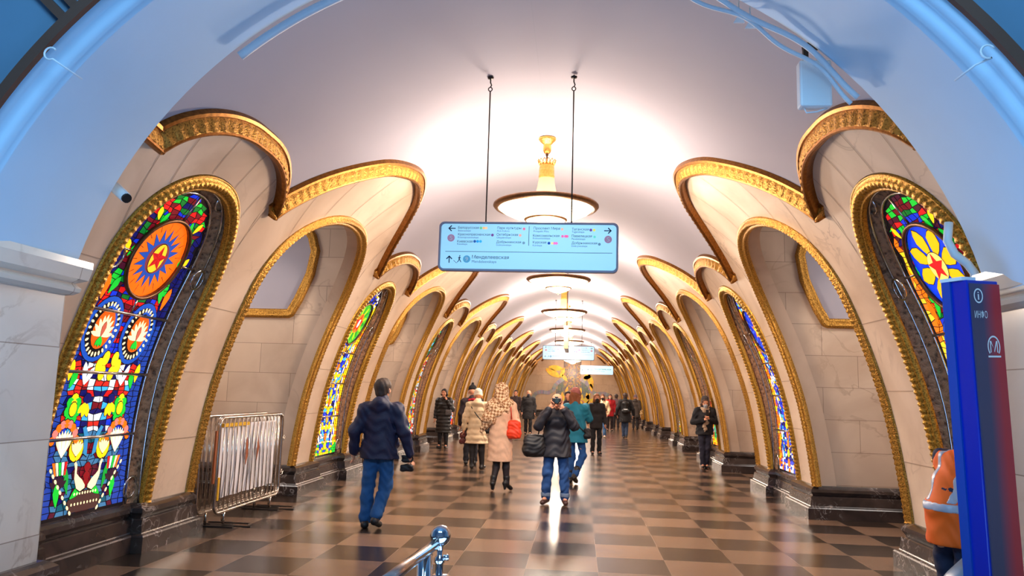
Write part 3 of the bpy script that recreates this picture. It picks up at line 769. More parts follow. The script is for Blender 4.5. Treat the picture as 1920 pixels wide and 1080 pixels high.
# ------------------------------------------------------------------ portal in front
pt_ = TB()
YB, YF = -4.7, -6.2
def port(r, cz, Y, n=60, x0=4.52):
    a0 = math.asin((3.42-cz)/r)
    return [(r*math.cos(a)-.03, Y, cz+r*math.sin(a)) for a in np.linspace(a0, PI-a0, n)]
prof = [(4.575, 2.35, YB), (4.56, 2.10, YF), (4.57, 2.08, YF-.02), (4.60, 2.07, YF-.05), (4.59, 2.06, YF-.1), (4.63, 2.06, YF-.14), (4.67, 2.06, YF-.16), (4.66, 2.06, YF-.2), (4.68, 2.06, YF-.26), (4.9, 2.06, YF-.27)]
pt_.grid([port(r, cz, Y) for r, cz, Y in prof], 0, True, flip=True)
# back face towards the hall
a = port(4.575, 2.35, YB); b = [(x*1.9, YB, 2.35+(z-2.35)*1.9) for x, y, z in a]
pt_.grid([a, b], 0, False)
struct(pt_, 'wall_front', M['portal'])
for side in (-1, 1):
    j = TB(); x = side*4.52
    j.grid([[(x, YF-.25, z), (x, YB, z), (side*8.5, YB, z)] for z in (0, 1, 2, 3.3)], 0, False, flip=side > 0)
    j.grid([[(x, YF-.25, z), (side*12, YF-.25, z)] for z in (0, 3.4)], 0, False)
    struct(j, 'wall_front', M['jambY'])
    c = TB()
    pc = [(0.0, 3.26), (.05, 3.27), (.09, 3.3), (.1, 3.34), (.07, 3.37), (.06, 3.39), (.14, 3.43), (.16, 3.55), (.16, 3.62), (-.3, 3.62)]
    sweep_plan(c, [(side*8.5, YB), (x, YB), (x, YF-.25), (side*12, YF-.25)], [((o if side > 0 else -o)*1.0, z) for o, z in pc], flip=side < 0)
    trim(c, M['jambY'])
    c = TB(); sweep_plan(c, [(side*8.5, YB), (x, YB), (x, YF-.25), (side*12, YF-.25)], [((o if side > 0 else -o), z) for o, z in PLI], flip=side < 0)
    struct(c, 'baseboard_front', M['plinth'])
# ------------------------------------------------------------------ bronze-framed panels round the portal front
M['bluepane'] = mat('blue grey glass panel', (96, 132, 160), 0.35, noise=0.06, nscale=2)
M['bframe'] = mat('brown bronze frame', (112, 84, 72), 0.45, 0.5)
YP = YF-.28
def radial(r, a, y=YP): return (r*math.cos(a), y, 2.06+r*math.sin(a))
fm = TB(); A0, A1 = math.radians(17), math.radians(163)
for r0, r1, y0, y1 in ((4.67, 4.76, YP-.02, YP-.07),):
    fm.grid([[radial(r0, a, y0), radial(r0, a, y1), radial(r1, a, y1), radial(r1, a, y0)] for a in np.linspace(A0, A1, 80)], 0, False)
for k in range(12):
    a = math.radians(19.3+13*k)
    if a > A1: break
    for da in (-.014, .014):
        t = np.array((-math.sin(a+da), 0, math.cos(a+da)))*.035
        P = [[tuple(np.array(radial(r, a+da, y))+w*t) for w, y in ((-1, YP-.0), (-1, YP-.06), (1, YP-.06), (1, YP-.0))] for r in (4.72, 8.5)]
        fm.grid(P, 0, False)
trim(fm, M['bframe'])
pn = TB(); pn.grid([[radial(4.7, a), radial(8.6, a)] for a in np.linspace(A0, A1, 50)], 0, False)
struct(pn, 'wall_front', M['bluepane'])
# entrance hall shell behind the camera
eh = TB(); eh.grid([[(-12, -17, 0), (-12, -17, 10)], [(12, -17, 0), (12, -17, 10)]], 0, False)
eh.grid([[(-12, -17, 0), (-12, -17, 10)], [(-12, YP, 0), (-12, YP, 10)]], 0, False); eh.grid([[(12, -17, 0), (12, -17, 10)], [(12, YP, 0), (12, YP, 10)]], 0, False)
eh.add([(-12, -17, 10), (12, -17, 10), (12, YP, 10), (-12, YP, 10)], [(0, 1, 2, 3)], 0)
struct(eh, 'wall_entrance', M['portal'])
# white conduit, cable bundle, clips
M['cable'] = mat('white cable', (214, 222, 230), 0.5)
M['white'] = mat('white plastic', (226, 232, 236), 0.45)
def arcpt(a, r=4.47, y=-4.74): return (r*math.cos(a), y, 2.35+r*math.sin(a))
def ang(x, z): return math.atan2(z-2.35, x)
c = TB(); c.tube([arcpt(a) for a in np.linspace(ang(-2.95, 5.9), ang(-.4, 6.8), 30)], .045, 10)
tag(c.build('cable_conduit', M['cable']), 'white cable conduit along the left upper edge of the blue arch', 'conduit')
for i, (dr, dy, lab) in enumerate(((0, 0, 'white cable clipped along the right edge of the blue arch, outer one'), (-.07, .03, 'white cable along the right edge of the blue arch, inner sagging one'))):
    c = TB(); c.tube([arcpt(a, 4.46+dr+.03*math.sin(a*(23+9*i)), -4.74+dy) for a in np.linspace(ang(3.38, 5.36), ang(1.2, 6.65), 50)], .028-.006*i, 8)
    tag(c.build('cable', M['cable']), lab, 'cable', 'cables on the arch edge')
for sx, x, z in ((-1, -3.52, 4.97), (1, 3.55, 4.9)):
    c = TB(); c.tube([(x+.05*math.cos(a), YP-.1, z+.05*math.sin(a)) for a in np.linspace(.6, 5.2, 14)]+[(x-sx*.06, YP-.04, z-.07), (x-sx*.13, YP+.12, z-.12)], .008, 6)
    tag(c.build('cable_hook', M['cable']), 'small white cable hook on the %s bronze frame edge' % SIDE[sx], 'hook')
for i, (x, z) in enumerate(((2.235, 6.24), (2.345, 6.18))):
    t = TB((x*S, -4.6*S, z*S)); t.add([(x-.055, -4.62, z-.1), (x+.055, -4.62, z-.1), (x+.005, -4.62, z), (x-.055, -4.6, z-.1), (x+.055, -4.6, z-.1), (x+.005, -4.6, z)], [(0, 1, 2), (5, 4, 3), (0, 2, 5, 3), (1, 4, 5, 2), (0, 3, 4, 1)])
    t.tube([(x+.005, -4.61, z), (x-.01, -4.63, z+.1), (x+.02, -4.68, z+.17)], .008, 6)
    tag(t.build('hanging_tag', M['white'], loc=(x*S, -4.6*S, z*S)), ['left', 'right'][i]+' one of two small white triangular tags hanging from the arch cables', 'tag', 'triangular tags')
r = empty('wireless_antenna', (2.985*S, -4.5*S, 5.53*S), 0, 'white rectangular box antenna hanging from the right side of the blue arch', 'antenna')
b = TB((2.985*S, -4.5*S, 5.53*S)); b.box((2.83, -4.56, 5.29), (3.14, -4.42, 5.77)); b.build('housing', M['white'], r, bevel=.015)
b = TB((2.985*S, -4.5*S, 5.53*S)); b.box((2.9, -4.45, 5.77), (2.95, -4.41, 5.99)); b.box((2.9, -4.45, 5.94), (3.06, -4.40, 6.0)); b.build('bracket', M['dark'], r)
b = TB((2.985*S, -4.5*S, 5.53*S)); b.tube([(2.88, -4.5, 5.29), (2.9, -4.5, 5.24), (3.0, -4.5, 5.25), (3.06, -4.5, 5.27), (3.1, -4.5, 5.29)], .008, 6); b.build('cable_loop', M['cable'], r)
o = (-4.25*S, -4.45*S, 4.38*S)
r = empty('security_camera', o, 0, 'small white bullet security camera on the marble above the left stained glass', 'camera')
b = TB(o); b.tube([(-4.330, -4.4, 4.50), (-4.290, -4.42, 4.47), (-4.090, -4.52, 4.33)], [.045, .06, .055], 12); b.build('housing', M['white'], r)
b = TB(o); b.tube([(-4.092, -4.519, 4.331), (-4.070, -4.53, 4.316)], .05, 12); b.build('lens', M['dark'], r)
b = TB(o); b.tube([(-4.270, -4.43, 4.46), (-4.42, -4.3, 4.5), (-4.7, -4.2, 4.52)], .02, 8); b.build('mount', M['white'], r)

c = TB(); c.tube([(4.22, -4.45, 4.15), (4.20, -4.45, 3.97), (4.26, -4.45, 3.84), (4.37, -4.45, 3.75), (4.43, -4.45, 3.66), (4.45, -4.45, 3.5)], .04, 10)
tag(c.build('cable_duct', M['cable']), 'curved white cable duct above the information pillar, by the right arch edge', 'duct')
# ------------------------------------------------------------------ hanging direction signs
M['signface'] = mat('pale blue lit sign face', (158, 212, 232), 0.25, emit=0.55)
M['signframe'] = mat('grey sign frame', (150, 152, 172), 0.4, 0.3)
M['ink'] = mat('dark teal lettering', (22, 52, 84), 0.6)
M['ink2'] = mat('faded teal lettering', (84, 122, 148), 0.6)
M['bronzeback'] = mat('sign side', (150, 104, 70), 0.4, 0.5)
def rrect(w, h, r, n=6, cx=0, cz=0):
    p = []
    for (sx, sz, a0) in ((1, 1, 0), (-1, 1, 90), (-1, -1, 180), (1, -1, 270)):
        for k in range(n+1):
            a = math.radians(a0+90*k/n); p.append((cx+sx*(w/2-r)+r*math.cos(a), cz+sz*(h/2-r)+r*math.sin(a)))
    return p
def prism(mb, pts, y0, y1, mi=0, col=None):
    n = len(pts); v = [(x, y0, z) for x, z in pts]+[(x, y1, z) for x, z in pts]
    mb.add(v, [tuple(range(n))[::-1] if False else tuple(range(n)), tuple(range(n, 2*n))[::-1]]+[((i+1) % n, i, n+i, n+(i+1) % n) for i in range(n)], mi, False, col)
_dg = None
def text_into(mb, body, x0, zc, width, y, height=None, mi=0, maxh=None):
    """adds the lettering of body, starting at x0, centred on height zc, fitted to a width"""
    cu = bpy.data.curves.new('lettering', 'FONT'); cu.body = body; cu.size = 1.0; cu.resolution_u = 2
    ob = bpy.data.objects.new('lettering', cu); COL.objects.link(ob)
    dg = bpy.context.evaluated_depsgraph_get(); me = bpy.data.meshes.new_from_object(ob.evaluated_get(dg))
    vs = np.array([v.co[:] for v in me.vertices]).reshape(-1, 3); fs = [tuple(p.vertices) for p in me.polygons]
    bpy.data.objects.remove(ob); bpy.data.curves.remove(cu); bpy.data.meshes.remove(me)
    if len(vs) == 0: return
    HN = np.array([(.44, .32), (.44, .24), (.14, .24), (.14, .32), (.16, .54), (.16, 0), (.08, 0), (.08, .54), (.51, .54), (.51, 0), (.42, 0), (.42, .54)])
    for i in range(len(vs)-11):                        # cross-barred letter: three plain bars
        if np.abs((vs[i:i+12, :2]-vs[i, :2])-(HN-HN[0])).max() < .03:
            fs = [f for f in fs if not all(i <= q < i+12 for q in f)]+[(i, i+1, i+2, i+3), (i+4, i+7, i+6, i+5), (i+8, i+11, i+10, i+9)]
    lo, hi = vs.min(0), vs.max(0); k = width/(hi[0]-lo[0]); kz = k
    if height: kz = height/(hi[1]-lo[1])
    out = [(x0+(v[0]-lo[0])*k, y, zc+(v[1]-(lo[1]+hi[1])/2)*kz) for v in vs]
    mb.add(out, fs, mi)
def disc2(mb, x, z, r, y, mi=0, col=None, n=20):
    mb.add([(x+r*math.cos(2*PI*k/n), y, z+r*math.sin(2*PI*k/n)) for k in range(n)], [tuple(range(n))], mi, False, col)
def arrow(mb, x, z, s, ang_, y):
    ca, sa = math.cos(ang_), math.sin(ang_)
    def q(pts): mb.add([(x+(a*ca-b*sa)*s, y, z+(a*sa+b*ca)*s) for a, b in pts], [tuple(range(len(pts)))])
    q([(-1, -.13), (.8, -.13), (.8, .13), (-1, .13)]); q([(1, 0), (.15, .85), (-.05, .65), (.6, 0)]); q([(.6, 0), (-.05, -.65), (.15, -.85), (1, 0)])
def walker(mb, x, z, s, y):
    def st(a, b, w):
        a = np.array(a); b = np.array(b); t = b-a; t = t/np.hypot(*t); n = np.array((-t[1], t[0]))*w/2
        mb.add([(x+p[0]*s, y, z+p[1]*s) for p in (a-n, b-n, b+n, a+n)], [(0, 1, 2, 3)])
    disc2(mb, x+.12*s, z+.85*s, .15*s, y, n=10)
    for a, b, w in (((.08, .62), (0, 0), .3), ((0, .05), (.25, -.4), .2), ((.25, -.4), (.5, -.85), .17), ((0, .05), (-.15, -.45), .2), ((-.15, -.45), (-.5, -.85), .17), ((.08, .55), (.4, .2), .13), ((.08, .55), (-.3, .25), .13),
                    ((-1.5, -.35), (-1.1, -.7), .1), ((-1.1, -.7), (-.8, -1), .1), ((-.8, -1), (-.5, -1.0), .1)): st(a, b, w)
SW, SH, SD = 2.75*S, 0.765*S, 0.13*S
PXM = SW/335.0
def sign_body(org, rz, label, group, rods, h=SH, lean=0.0):
    r = empty('direction_sign', org, rz, label, 'sign', group); r.rotation_euler = (0, lean, rz)
    m = MB(); out = rrect(SW, h, .055); inn = rrect(SW-.03, h-.03, .045)
    n = len(out)
    m.grid([[(x, -SD/2+.006, z) for x, z in out], [(x, SD/2-.006, z) for x, z in out]], 0, False, closed_v=True)
    for s in (-1, 1):
        m.grid([[(x, s*(SD/2-.006), z) for x, z in out], [(x, s*SD/2, z) for x, z in inn], [(x, s*(SD/2-.012), z) for x, z in rrect(SW-.045, h-.045, .04)]], 0, False, closed_v=True)
    m.build('frame', M['signframe'], r)
    m = MB(); prism(m, rrect(SW-.045, h-.045, .04), -SD/2+.01, SD/2-.01); m.build('face', M['signface'], r)
    for x, zt in rods:
        m = MB(); m.tube([(x, 0, h/2-.002), (x, 0, zt-.16)], .0075, 8); rd = m.build('rod', M['dark'], r)
        m = MB(); m.tube([(x+.02*math.cos(a), 0, zt-.135+.022*math.sin(a)) for a in np.linspace(0, 2*PI, 14, endpoint=False)], .006, 6, closed=True); m.build('ring', M['dark'], rd)
        m = MB(); m.tube([(x, 0, zt-.115), (x+.012, 0, zt-.09), (x, 0, zt-.06), (x, 0, zt+.02)], .007, 6); m.build('hook', M['dark'], rd)
        m = MB(); m.lathe([(0, zt-.02), (.03, zt-.015), (.035, zt+.0)], (x, 0, 0), 14); m.build('ceiling_plate', M['dark'], rd)
    return r
STATIONS = [(860, 899, 427, 'Белорусская', 'Belorusskaya', 884), (860, 921, 439.5, 'Краснопресненская', 'Krasnopresnenskaya', 899), (859, 888, 452, 'Киевская', 'Kievskaya', 878),
            (934, 979, 427, 'Парк культуры', 'Park Kultury', 957), (933, 973, 439.3, 'Октябрьская', 'Oktyabrskaya', 960), (933, 979, 453, 'Добрынинская', 'Dobryninskaya', 961),
            (1002, 1051, 427, 'Проспект Мира', 'Prospekt Mira', 1030), (1001, 1050, 440, 'Комсомольская', 'Komsomolskaya', 1033), (1001, 1026, 453, 'Курская', 'Kurskaya', 1018),
            (1073, 1104, 427.5, 'Таганская', 'Taganskaya', 1096), (1073, 1110, 440.5, 'Павелецкая', 'Paveletskaya', 1098), (1073, 1120, 453.5, 'Добрынинская', 'Dobryninskaya', 1102)]
DOTS = [(903, 427, (120, 200, 130)), (908.5, 427, (250, 190, 120)), (913, 427, (250, 200, 150)), (925, 440, (116, 62, 130)), (892, 452, (20, 80, 150)), (897.5, 452, (20, 150, 210)), (903, 452, (40, 170, 215)),
        (984, 428, (240, 120, 150)), (977, 440, (250, 170, 150)), (984, 454, (110, 150, 165)), (1055, 428, (250, 190, 160)), (1056, 441, (240, 110, 170)), (1061.5, 441, (240, 110, 170)), (1064.5, 441, (240, 110, 170)), (1031, 454, (10, 70, 160)),
        (1041, 454, (240, 120, 190)), (1045, 454, (240, 120, 190)), (1037, 454, (240, 225, 150)), (1108, 429, (110, 60, 150)), (1114, 429, (235, 225, 90)), (1115, 441.5, (110, 215, 190)), (1124, 455, (90, 130, 150))]
def full_sign(org, rods, label, bottom_arrow=PI/2, lean=0.0, tilt=0.0):
    r = sign_body(org, 0, label, 'direction signs hung from the vault', rods, lean=lean); y = -SD/2+.0085
    X = lambda px: (px-824)*PXM-SW/2
    Z = lambda py: SH/2-(py-415.5)*SH/91
    lt = MB(); lt2 = MB()
    for x0, x1, py, ru, en, ex in STATIONS:
        text_into(lt, ru, X(x0), Z(py), (x1-x0)*PXM, y); text_into(lt2, en, X(x0), Z(py+5.6), (ex-x0)*PXM, y)
    text_into(lt, 'Менделеевская', X(888), Z(481.5), 69*PXM, y); text_into(lt2, 'Mendeleevskaya', X(888), Z(490), 46*PXM, y)
    arrow(lt, X(848), Z(428), 7*PXM, PI, y); arrow(lt, X(1139.5), Z(430), 7*PXM, 0, y); arrow(lt, X(845), Z(485.5), 7*PXM, bottom_arrow, y); walker(lt, X(864), Z(485), 7.2*PXM, y)
    lt.add([(X(837), y, Z(471.5)), (X(1148), y, Z(471.5)), (X(1148), y, Z(470.7)), (X(837), y, Z(470.7))], [(0, 1, 2, 3)])
    lt.add([(X(993), y, Z(459)), (X(993.9), y, Z(459)), (X(993.9), y, Z(423)), (X(993), y, Z(423))], [(0, 1, 2, 3)])
    def dot(px, py, q, c):
        dt = MB(); disc2(dt, X(px), Z(py), q*PXM, y-.0004, col=lin(c)); dt.build('line_marker', M['paint'], r)
    for px, py, c in DOTS: dot(px, py, 2.6, c)
    for px, py, c in ((847, 446, (150, 112, 140)), (1140, 446, (150, 112, 140)), (878, 485, (74, 146, 180))): dot(px, py, 7, c)
    wt = MB()
    for px, py, s in ((844.6, 446, '5'), (1137.6, 446, '5'), (875.6, 485, '9')): text_into(wt, s, X(px), Z(py), 5*PXM, y-.001, height=8*PXM)
    lt.build('lettering', M['ink'], r); lt2.build('small_lettering', M['ink2'], r); wt.build('line_numbers', M['white'], r)
    return r
full_sign((-.115*S, -.5*S, 4.62*S), [(-.66*S, (7.36-4.62)*S), (.66*S, (7.36-4.62)*S)], 'large pale blue direction sign on two rods, nearest the camera', lean=.0)
full_sign((.13*S, 28.6*S, 4.57*S), [(-.7*S, 2.79*S), (.7*S, 2.79*S)], 'pale direction sign with many station names, second and smaller, far down the hall', bottom_arrow=PI)
r = sign_body((2.19*S, 52.6*S, 4.47*S), 0, 'small far sign with a left arrow, right of the hall centre', 'direction signs hung from the vault', [(-.5*S, 2.3*S), (.75*S, 1.8*S)])
lt = MB(); y = -SD/2+.0085
arrow(lt, -SW*.41, 0, .1, PI, y); walker(lt, -SW*.27, 0, .1, y); text_into(lt, 'Менделеевская', -SW*.1, .05, SW*.53, y); lt.build('lettering', M['ink'], r)
lt = MB(); text_into(lt, 'Mendeleevskaya', -SW*.1, -.07, SW*.34, y); lt.build('small_lettering', M['ink2'], r)
lt = MB(); disc2(lt, -SW*.175, 0, .1, y, col=lin((120, 160, 210))); lt.build('line_markers', M['paint'], r)
r = sign_body((.25*S, 14.98*S, 4.3*S), PI/2, 'hanging sign seen end-on as a narrow brown bar below the chandeliers', 'direction signs hung from the vault', [(-.75*S, 3.08*S), (.9*S, 3.08*S)])
m = MB(); m.box((-SW/2-.006, -SD/2-.005, -SH/2), (-SW/2+.03, SD/2+.005, SH/2)); m.build('end_cap', M['bronzeback'], r)
for s, a, nm in ((1, 0, 0), (-1, PI, 0)):
    lt = MB(); text_into(lt, 'Менделеевская', -SW*.1, .05, SW*.53, -SD/2+.0085)
    if s < 0: lt.v = [(-x, -yy, z) for x, yy, z in lt.v]
    lt.build('lettering', M['ink'], r)

# ------------------------------------------------------------------ mosaic on the end wall: plain ornament of gold leaves and grey ribbons
M['mosaic'] = colattr('mosaic stones', 0.0, 0.35)
mo = empty('wall_mosaic', (0, (YEND-.03)*S, 0.7*S), 0, 'gold, grey and brown ornamental mosaic filling the far end wall', 'mosaic')
rng = random.Random(5)
def tess(mb, pts, col, y=-.01):
    pts = [(x*S, y, (z-.7)*S) for x, z in pts]; mb.add(pts, [tuple(range(len(pts)))], 0, False, tuple(c*rng.uniform(.75, 1.2) for c in col))
mb = MB()
for i in range(16):
    for j in range(36):
        x = -.95+.12*i; z = 1.0+.16*j
        if abs(x) > .95-.02*abs(j-20)**1.0+.3: continue
        tess(mb, [(x, z), (x+.11, z), (x+.11, z+.15), (x, z+.15)], rng.choice([lin((130, 92, 60)), lin((150, 112, 60)), lin((96, 74, 66)), lin((180, 130, 50)), lin((110, 90, 90))]))
mb.build('brown_ground', M['mosaic'], mo)
for sd_ in (-1, 1):
  mb = MB()
  for i in range(24):
    for j in range(18):
        x = -2.1+.175*i; z = .9+.17*j
        if x*sd_ < .6 or abs(x) > 1.9-.04*abs(j-8): continue
        tess(mb, [(x, z), (x+.165, z), (x+.165, z+.16), (x, z+.16)], rng.choice([lin((92, 104, 84)), lin((80, 92, 96)), lin((110, 112, 90))]), -.006)
  mb.build('green_ground', M['mosaic'], mo)
for nm, sg in (('ribbon', -1), ('ribbon', 1)):
    mb = MB(); P = [(sg*x, z) for x, z in ((.9, 4.1), (1.5, 3.7), (1.9, 3.3), (2.05, 2.8), (2.6, 2.5), (3.4, 2.6), (4.0, 2.4), (4.3, 1.8), (4.6, 1.4))]
    q, L = resample(P, .15)
    for i in range(len(q)-1):
        t = q[min(i+2, len(q)-1)]-q[max(i-1, 0)]; t /= np.hypot(*t); n = np.array((-t[1], t[0]))*.2
        tess(mb, [tuple(q[i]-n), tuple(q[i+1]-n), tuple(q[i+1]+n), tuple(q[i]+n)], lin((150, 142, 148)), -.014)
    mb.build(nm, M['mosaic'], mo)
def leafy(mb, x, z, a, L, w, col):
    u = np.array((math.cos(a), math.sin(a))); v = np.array((-u[1], u[0])); c = np.array((x, z))
    st = 8
    for i in range(st):
        f0, f1 = i/st, (i+1)/st; w0, w1 = w*math.sin(PI*min(1, f0*.9+.1)), w*math.sin(PI*min(1, f1*.9+.1))
        for sgn in (-1, 1): tess(mb, [tuple(c+u*L*f0), tuple(c+u*L*f1), tuple(c+u*L*f1+v*w1*sgn), tuple(c+u*L*f0+v*w0*sgn)], col, -.02)
GO = lin((240, 184, 10))
for cl in ([(-2.9, 5.1, -.5, 1.9, .36), (-2.6, 5.3, -.1, 1.7, .3), (-1.3, 4.2, 1.2, 1.2, .22), (-1.1, 4.5, -.9, .9, .2)], [(1.3, 4.0, .9, 1.1, .3), (1.8, 4.6, -1.3, 1.6, .3), (1.2, 4.2, .2, .9, .22), (2.0, 3.6, -1.4, .9, .18)],
           [(1.2, 1.1, 1.1, 1.7, .3), (1.4, 1.0, .8, 1.6, .28), (1.0, 1.2, 1.5, 1.3, .24), (1.8, 1.9, 1.9, .8, .2)], [(-.95, 1.6, 1.7, 1.1, .2), (-1.2, 1.5, 2.2, .8, .18), (-.7, 2.5, 1.3, .8, .12)], [(.9, 2.4, 1.5, .8, .14), (.75, 2.1, 1.9, .7, .12)]):
    mb = MB()
    for x, z, a, L_, w in cl: leafy(mb, x, z, a, L_, w, GO)
    mb.build('gold_leaves', M['mosaic'], mo)

# ------------------------------------------------------------------ crowd barriers and banner on the left
def barrier(x, y0, y1, z1, label, nb=15):
    o = (x*S, (y0+y1)/2*S, 0); r = empty('crowd_barrier', o, 0, label, 'barrier', 'steel crowd barriers stacked in the left passage')
    L_ = (y1-y0)*S/2; zb, zt, rc = .17, z1*S, .1
    P = []
    for (sy, sz, a0) in ((1, 1, 0), (-1, 1, 90), (-1, -1, 180), (1, -1, 270)):
        for k in range(6):
            a = math.radians(a0+90*k/5); P.append((0, sy*(L_-rc)+rc*math.cos(a), (zt-rc if sz > 0 else zb+rc)+rc*math.sin(a)))
    m = MB(); m.tube(P, .018, 10, closed=True); m.build('frame', M['steel'], r)
    for k in range(nb):
        y = -L_+2*L_*(k+1)/(nb+1); m = MB(); m.tube([(0, y, zb), (0, y, zt)], .0075, 6); m.build('bar', M['steel'], r)
    for y in (-L_*.72, L_*.72):
        m = MB(); m.tube([(0, y, zb), (0, y, .02)], .014, 8); ft = m.build('foot', M['steel'], r)
        m = MB(); m.box((-.16, y-.022, .0), (.34, y+.022, .012)); m.build('base_bar', M['dark'], ft)
    for z in (.42, .9):
        m = MB(); m.tube([(.0, L_, z), (.03, L_+.02, z), (.03, L_+.035, z+.05)], .008, 6); m.build('hook', M['steel'], r)
BL = ['foremost steel crowd barrier with rounded corners, in front of the white banner', 'second steel crowd barrier of the stack, just behind the white banner', 'third steel crowd barrier of the stack, shifted towards the camera', 'fourth steel crowd barrier of the stack', 'hindmost steel crowd barrier of the stack, by the passage wall']
for (x, a, b, z), lb in zip(((-5.36, .72, 3.5, 1.84), (-5.52, 1.0, 3.85, 1.84), (-5.62, .6, 3.35, 1.86), (-5.74, .8, 3.7, 1.84), (-5.86, .66, 3.5, 1.85)), BL): barrier(x, a, b, z, lb)
M['banner'] = mat('white banner fabric', (236, 232, 236), 0.6, bump=.1, bscale=5)
M['orange'] = mat('brown orange print', (160, 82, 40), 0.6)
M['yellow'] = mat('yellow strap', (235, 180, 20), 0.6)
M['greyline'] = mat('grey print', (130, 126, 132), .6)
o = (-5.44*S, 2.15*S, 0)
r = empty('banner', o, 0, 'white banner with brown diamonds tied behind the front crowd barrier', 'banner')
def bz(u): return .012*math.sin(u*26)
m = MB(); m.grid([[(bz(u)+d, (u-.5)*1.62, z) for z in (.32, .75, 1.17)] for u in np.linspace(0, 1, 60) for d in (0,)], 0, True); m.build('sheet', M['banner'], r)
for y, z in ((-.12, .82), (.2, .84)):
    m = MB(); w, hh = .07, .17; m.add([(.018, y-w, z), (.018, y, z-hh), (.018, y+w, z), (.018, y, z+hh), (.012, y-w, z), (.012, y, z-hh), (.012, y+w, z), (.012, y, z+hh)], [(0, 1, 2, 3), (7, 6, 5, 4), (0, 4, 5, 1), (1, 5, 6, 2), (2, 6, 7, 3), (3, 7, 4, 0)]); m.build('diamond', M['orange'], r)
for k in range(12):
    y = -.72+.13*k; bow = .05*(1 if y < .04 else -1)
    m = MB(); m.grid([[(.02, y+bow*math.sin(PI*t)-.011, .33+.82*t), (.02, y+bow*math.sin(PI*t)+.011, .33+.82*t)] for t in np.linspace(0, 1, 10)], 0, True); m.build('curved_stripe', M['greyline'], r)
m = MB(); m.box((-.01, -.81, 1.14), (.025, -.1, 1.18)); m.build('yellow_hem', M['yellow'], r)
m = MB(); m.box((-.01, -.84, .3), (.02, -.8, .56)); m.build('yellow_strap', M['yellow'], r)
m = MB(); m.box((-.02, -.93, .5), (.0, -.83, 1.1)); m.build('brown_edge', M['orange'], r)

# ------------------------------------------------------------------ information pillar
M['infoblue'] = mat('deep blue enamel', (0, 38, 168), 0.3)
M['infoblue2'] = mat('blue enamel edge', (10, 70, 170), 0.35)
pm, nt, bs = newmat('printed navy to red panel')
tc = nt.nodes.new('ShaderNodeTexCoord'); sp = nt.nodes.new('ShaderNodeSeparateXYZ'); nt.links.new(tc.outputs['Object'], sp.inputs[0])
mr = nt.nodes.new('ShaderNodeMapRange'); mr.inputs['From Min'].default_value = .06; mr.inputs['From Max'].default_value = .24; nt.links.new(sp.outputs[0], mr.inputs['Value'])
rp = nt.nodes.new('ShaderNodeValToRGB'); rp.color_ramp.elements[0].color = (*lin((66, 62, 92)), 1); rp.color_ramp.elements[1].color = (*lin((176, 40, 52)), 1); rp.color_ramp.elements[0].position = .2; rp.color_ramp.elements[1].position = .75
nt.links.new(mr.outputs[0], rp.inputs['Fac']); nt.links.new(rp.outputs['Color'], bs.inputs['Base Color']); bs.inputs['Roughness'].default_value = .45
PW, PD, PH_ = .36*S, .22*S, 3.44*S
r = empty('information_pillar', (3.985*S, -5.4*S, 0), math.radians(26), 'tall blue and red information pillar at the right edge of the picture', 'info pillar')
r.rotation_euler = (0, math.radians(-2.2), math.radians(26))
m = MB(); m.box((.0, 0, .06), (PW, PD, PH_)); m.build('body', M['infoblue'], r, bevel=.006)
m = MB(); m.box((-.012, PD*.66, .06), (.0, PD+.004, PH_)); m.build('edge_strip', M['infoblue2'], r)
m = MB(); m.box((.012, -.008, .1), (PW, .0, PH_-.02)); m.build('front_panel', pm, r)
m = MB(); m.box((-.03, -.03, 0), (PW+.03, PD+.03, .06)); m.build('foot_plate', M['dark'], r)
m = MB(); m.box((-.012, .02, PH_), (PW*.4, PD+.01, PH_+.02)); m.build('top_cap', M['white'], r)
m = MB(); y = -.0095; cx = .07
for k in range(24):
    a, b = 2*PI*k/24, 2*PI*(k+1)/24; m.add([(cx+.036*math.cos(a), y, 2.25+.042*math.sin(a)), (cx+.036*math.cos(b), y, 2.25+.042*math.sin(b)), (cx+.028*math.cos(b), y, 2.25+.034*math.sin(b)), (cx+.028*math.cos(a), y, 2.25+.034*math.sin(a))], [(0, 1, 2, 3)])
text_into(m, 'i', cx-.006, 2.25, .012, y, height=.045); text_into(m, 'ИНФО', .03, 2.145, .1, y, height=.045); m.build('info_lettering', M['white'], r)
m = MB()
cx = .16
for k in range(20):
    a, b = math.radians(-40+260*k/20), math.radians(-40+260*(k+1)/20); m.add([(cx+.05*math.cos(a), y, 1.965+.062*math.sin(a)), (cx+.05*math.cos(b), y, 1.965+.062*math.sin(b)), (cx+.042*math.cos(b), y, 1.965+.053*math.sin(b)), (cx+.042*math.cos(a), y, 1.965+.053*math.sin(a))], [(0, 1, 2, 3)])
m.add([(cx-.05, y, 1.905), (cx+.05, y, 1.905), (cx+.05, y, 1.915), (cx-.05, y, 1.915)], [(0, 1, 2, 3)])
text_into(m, 'М', cx-.03, 1.965, .06, y, height=.065); m.build('metro_emblem', M['white'], r)

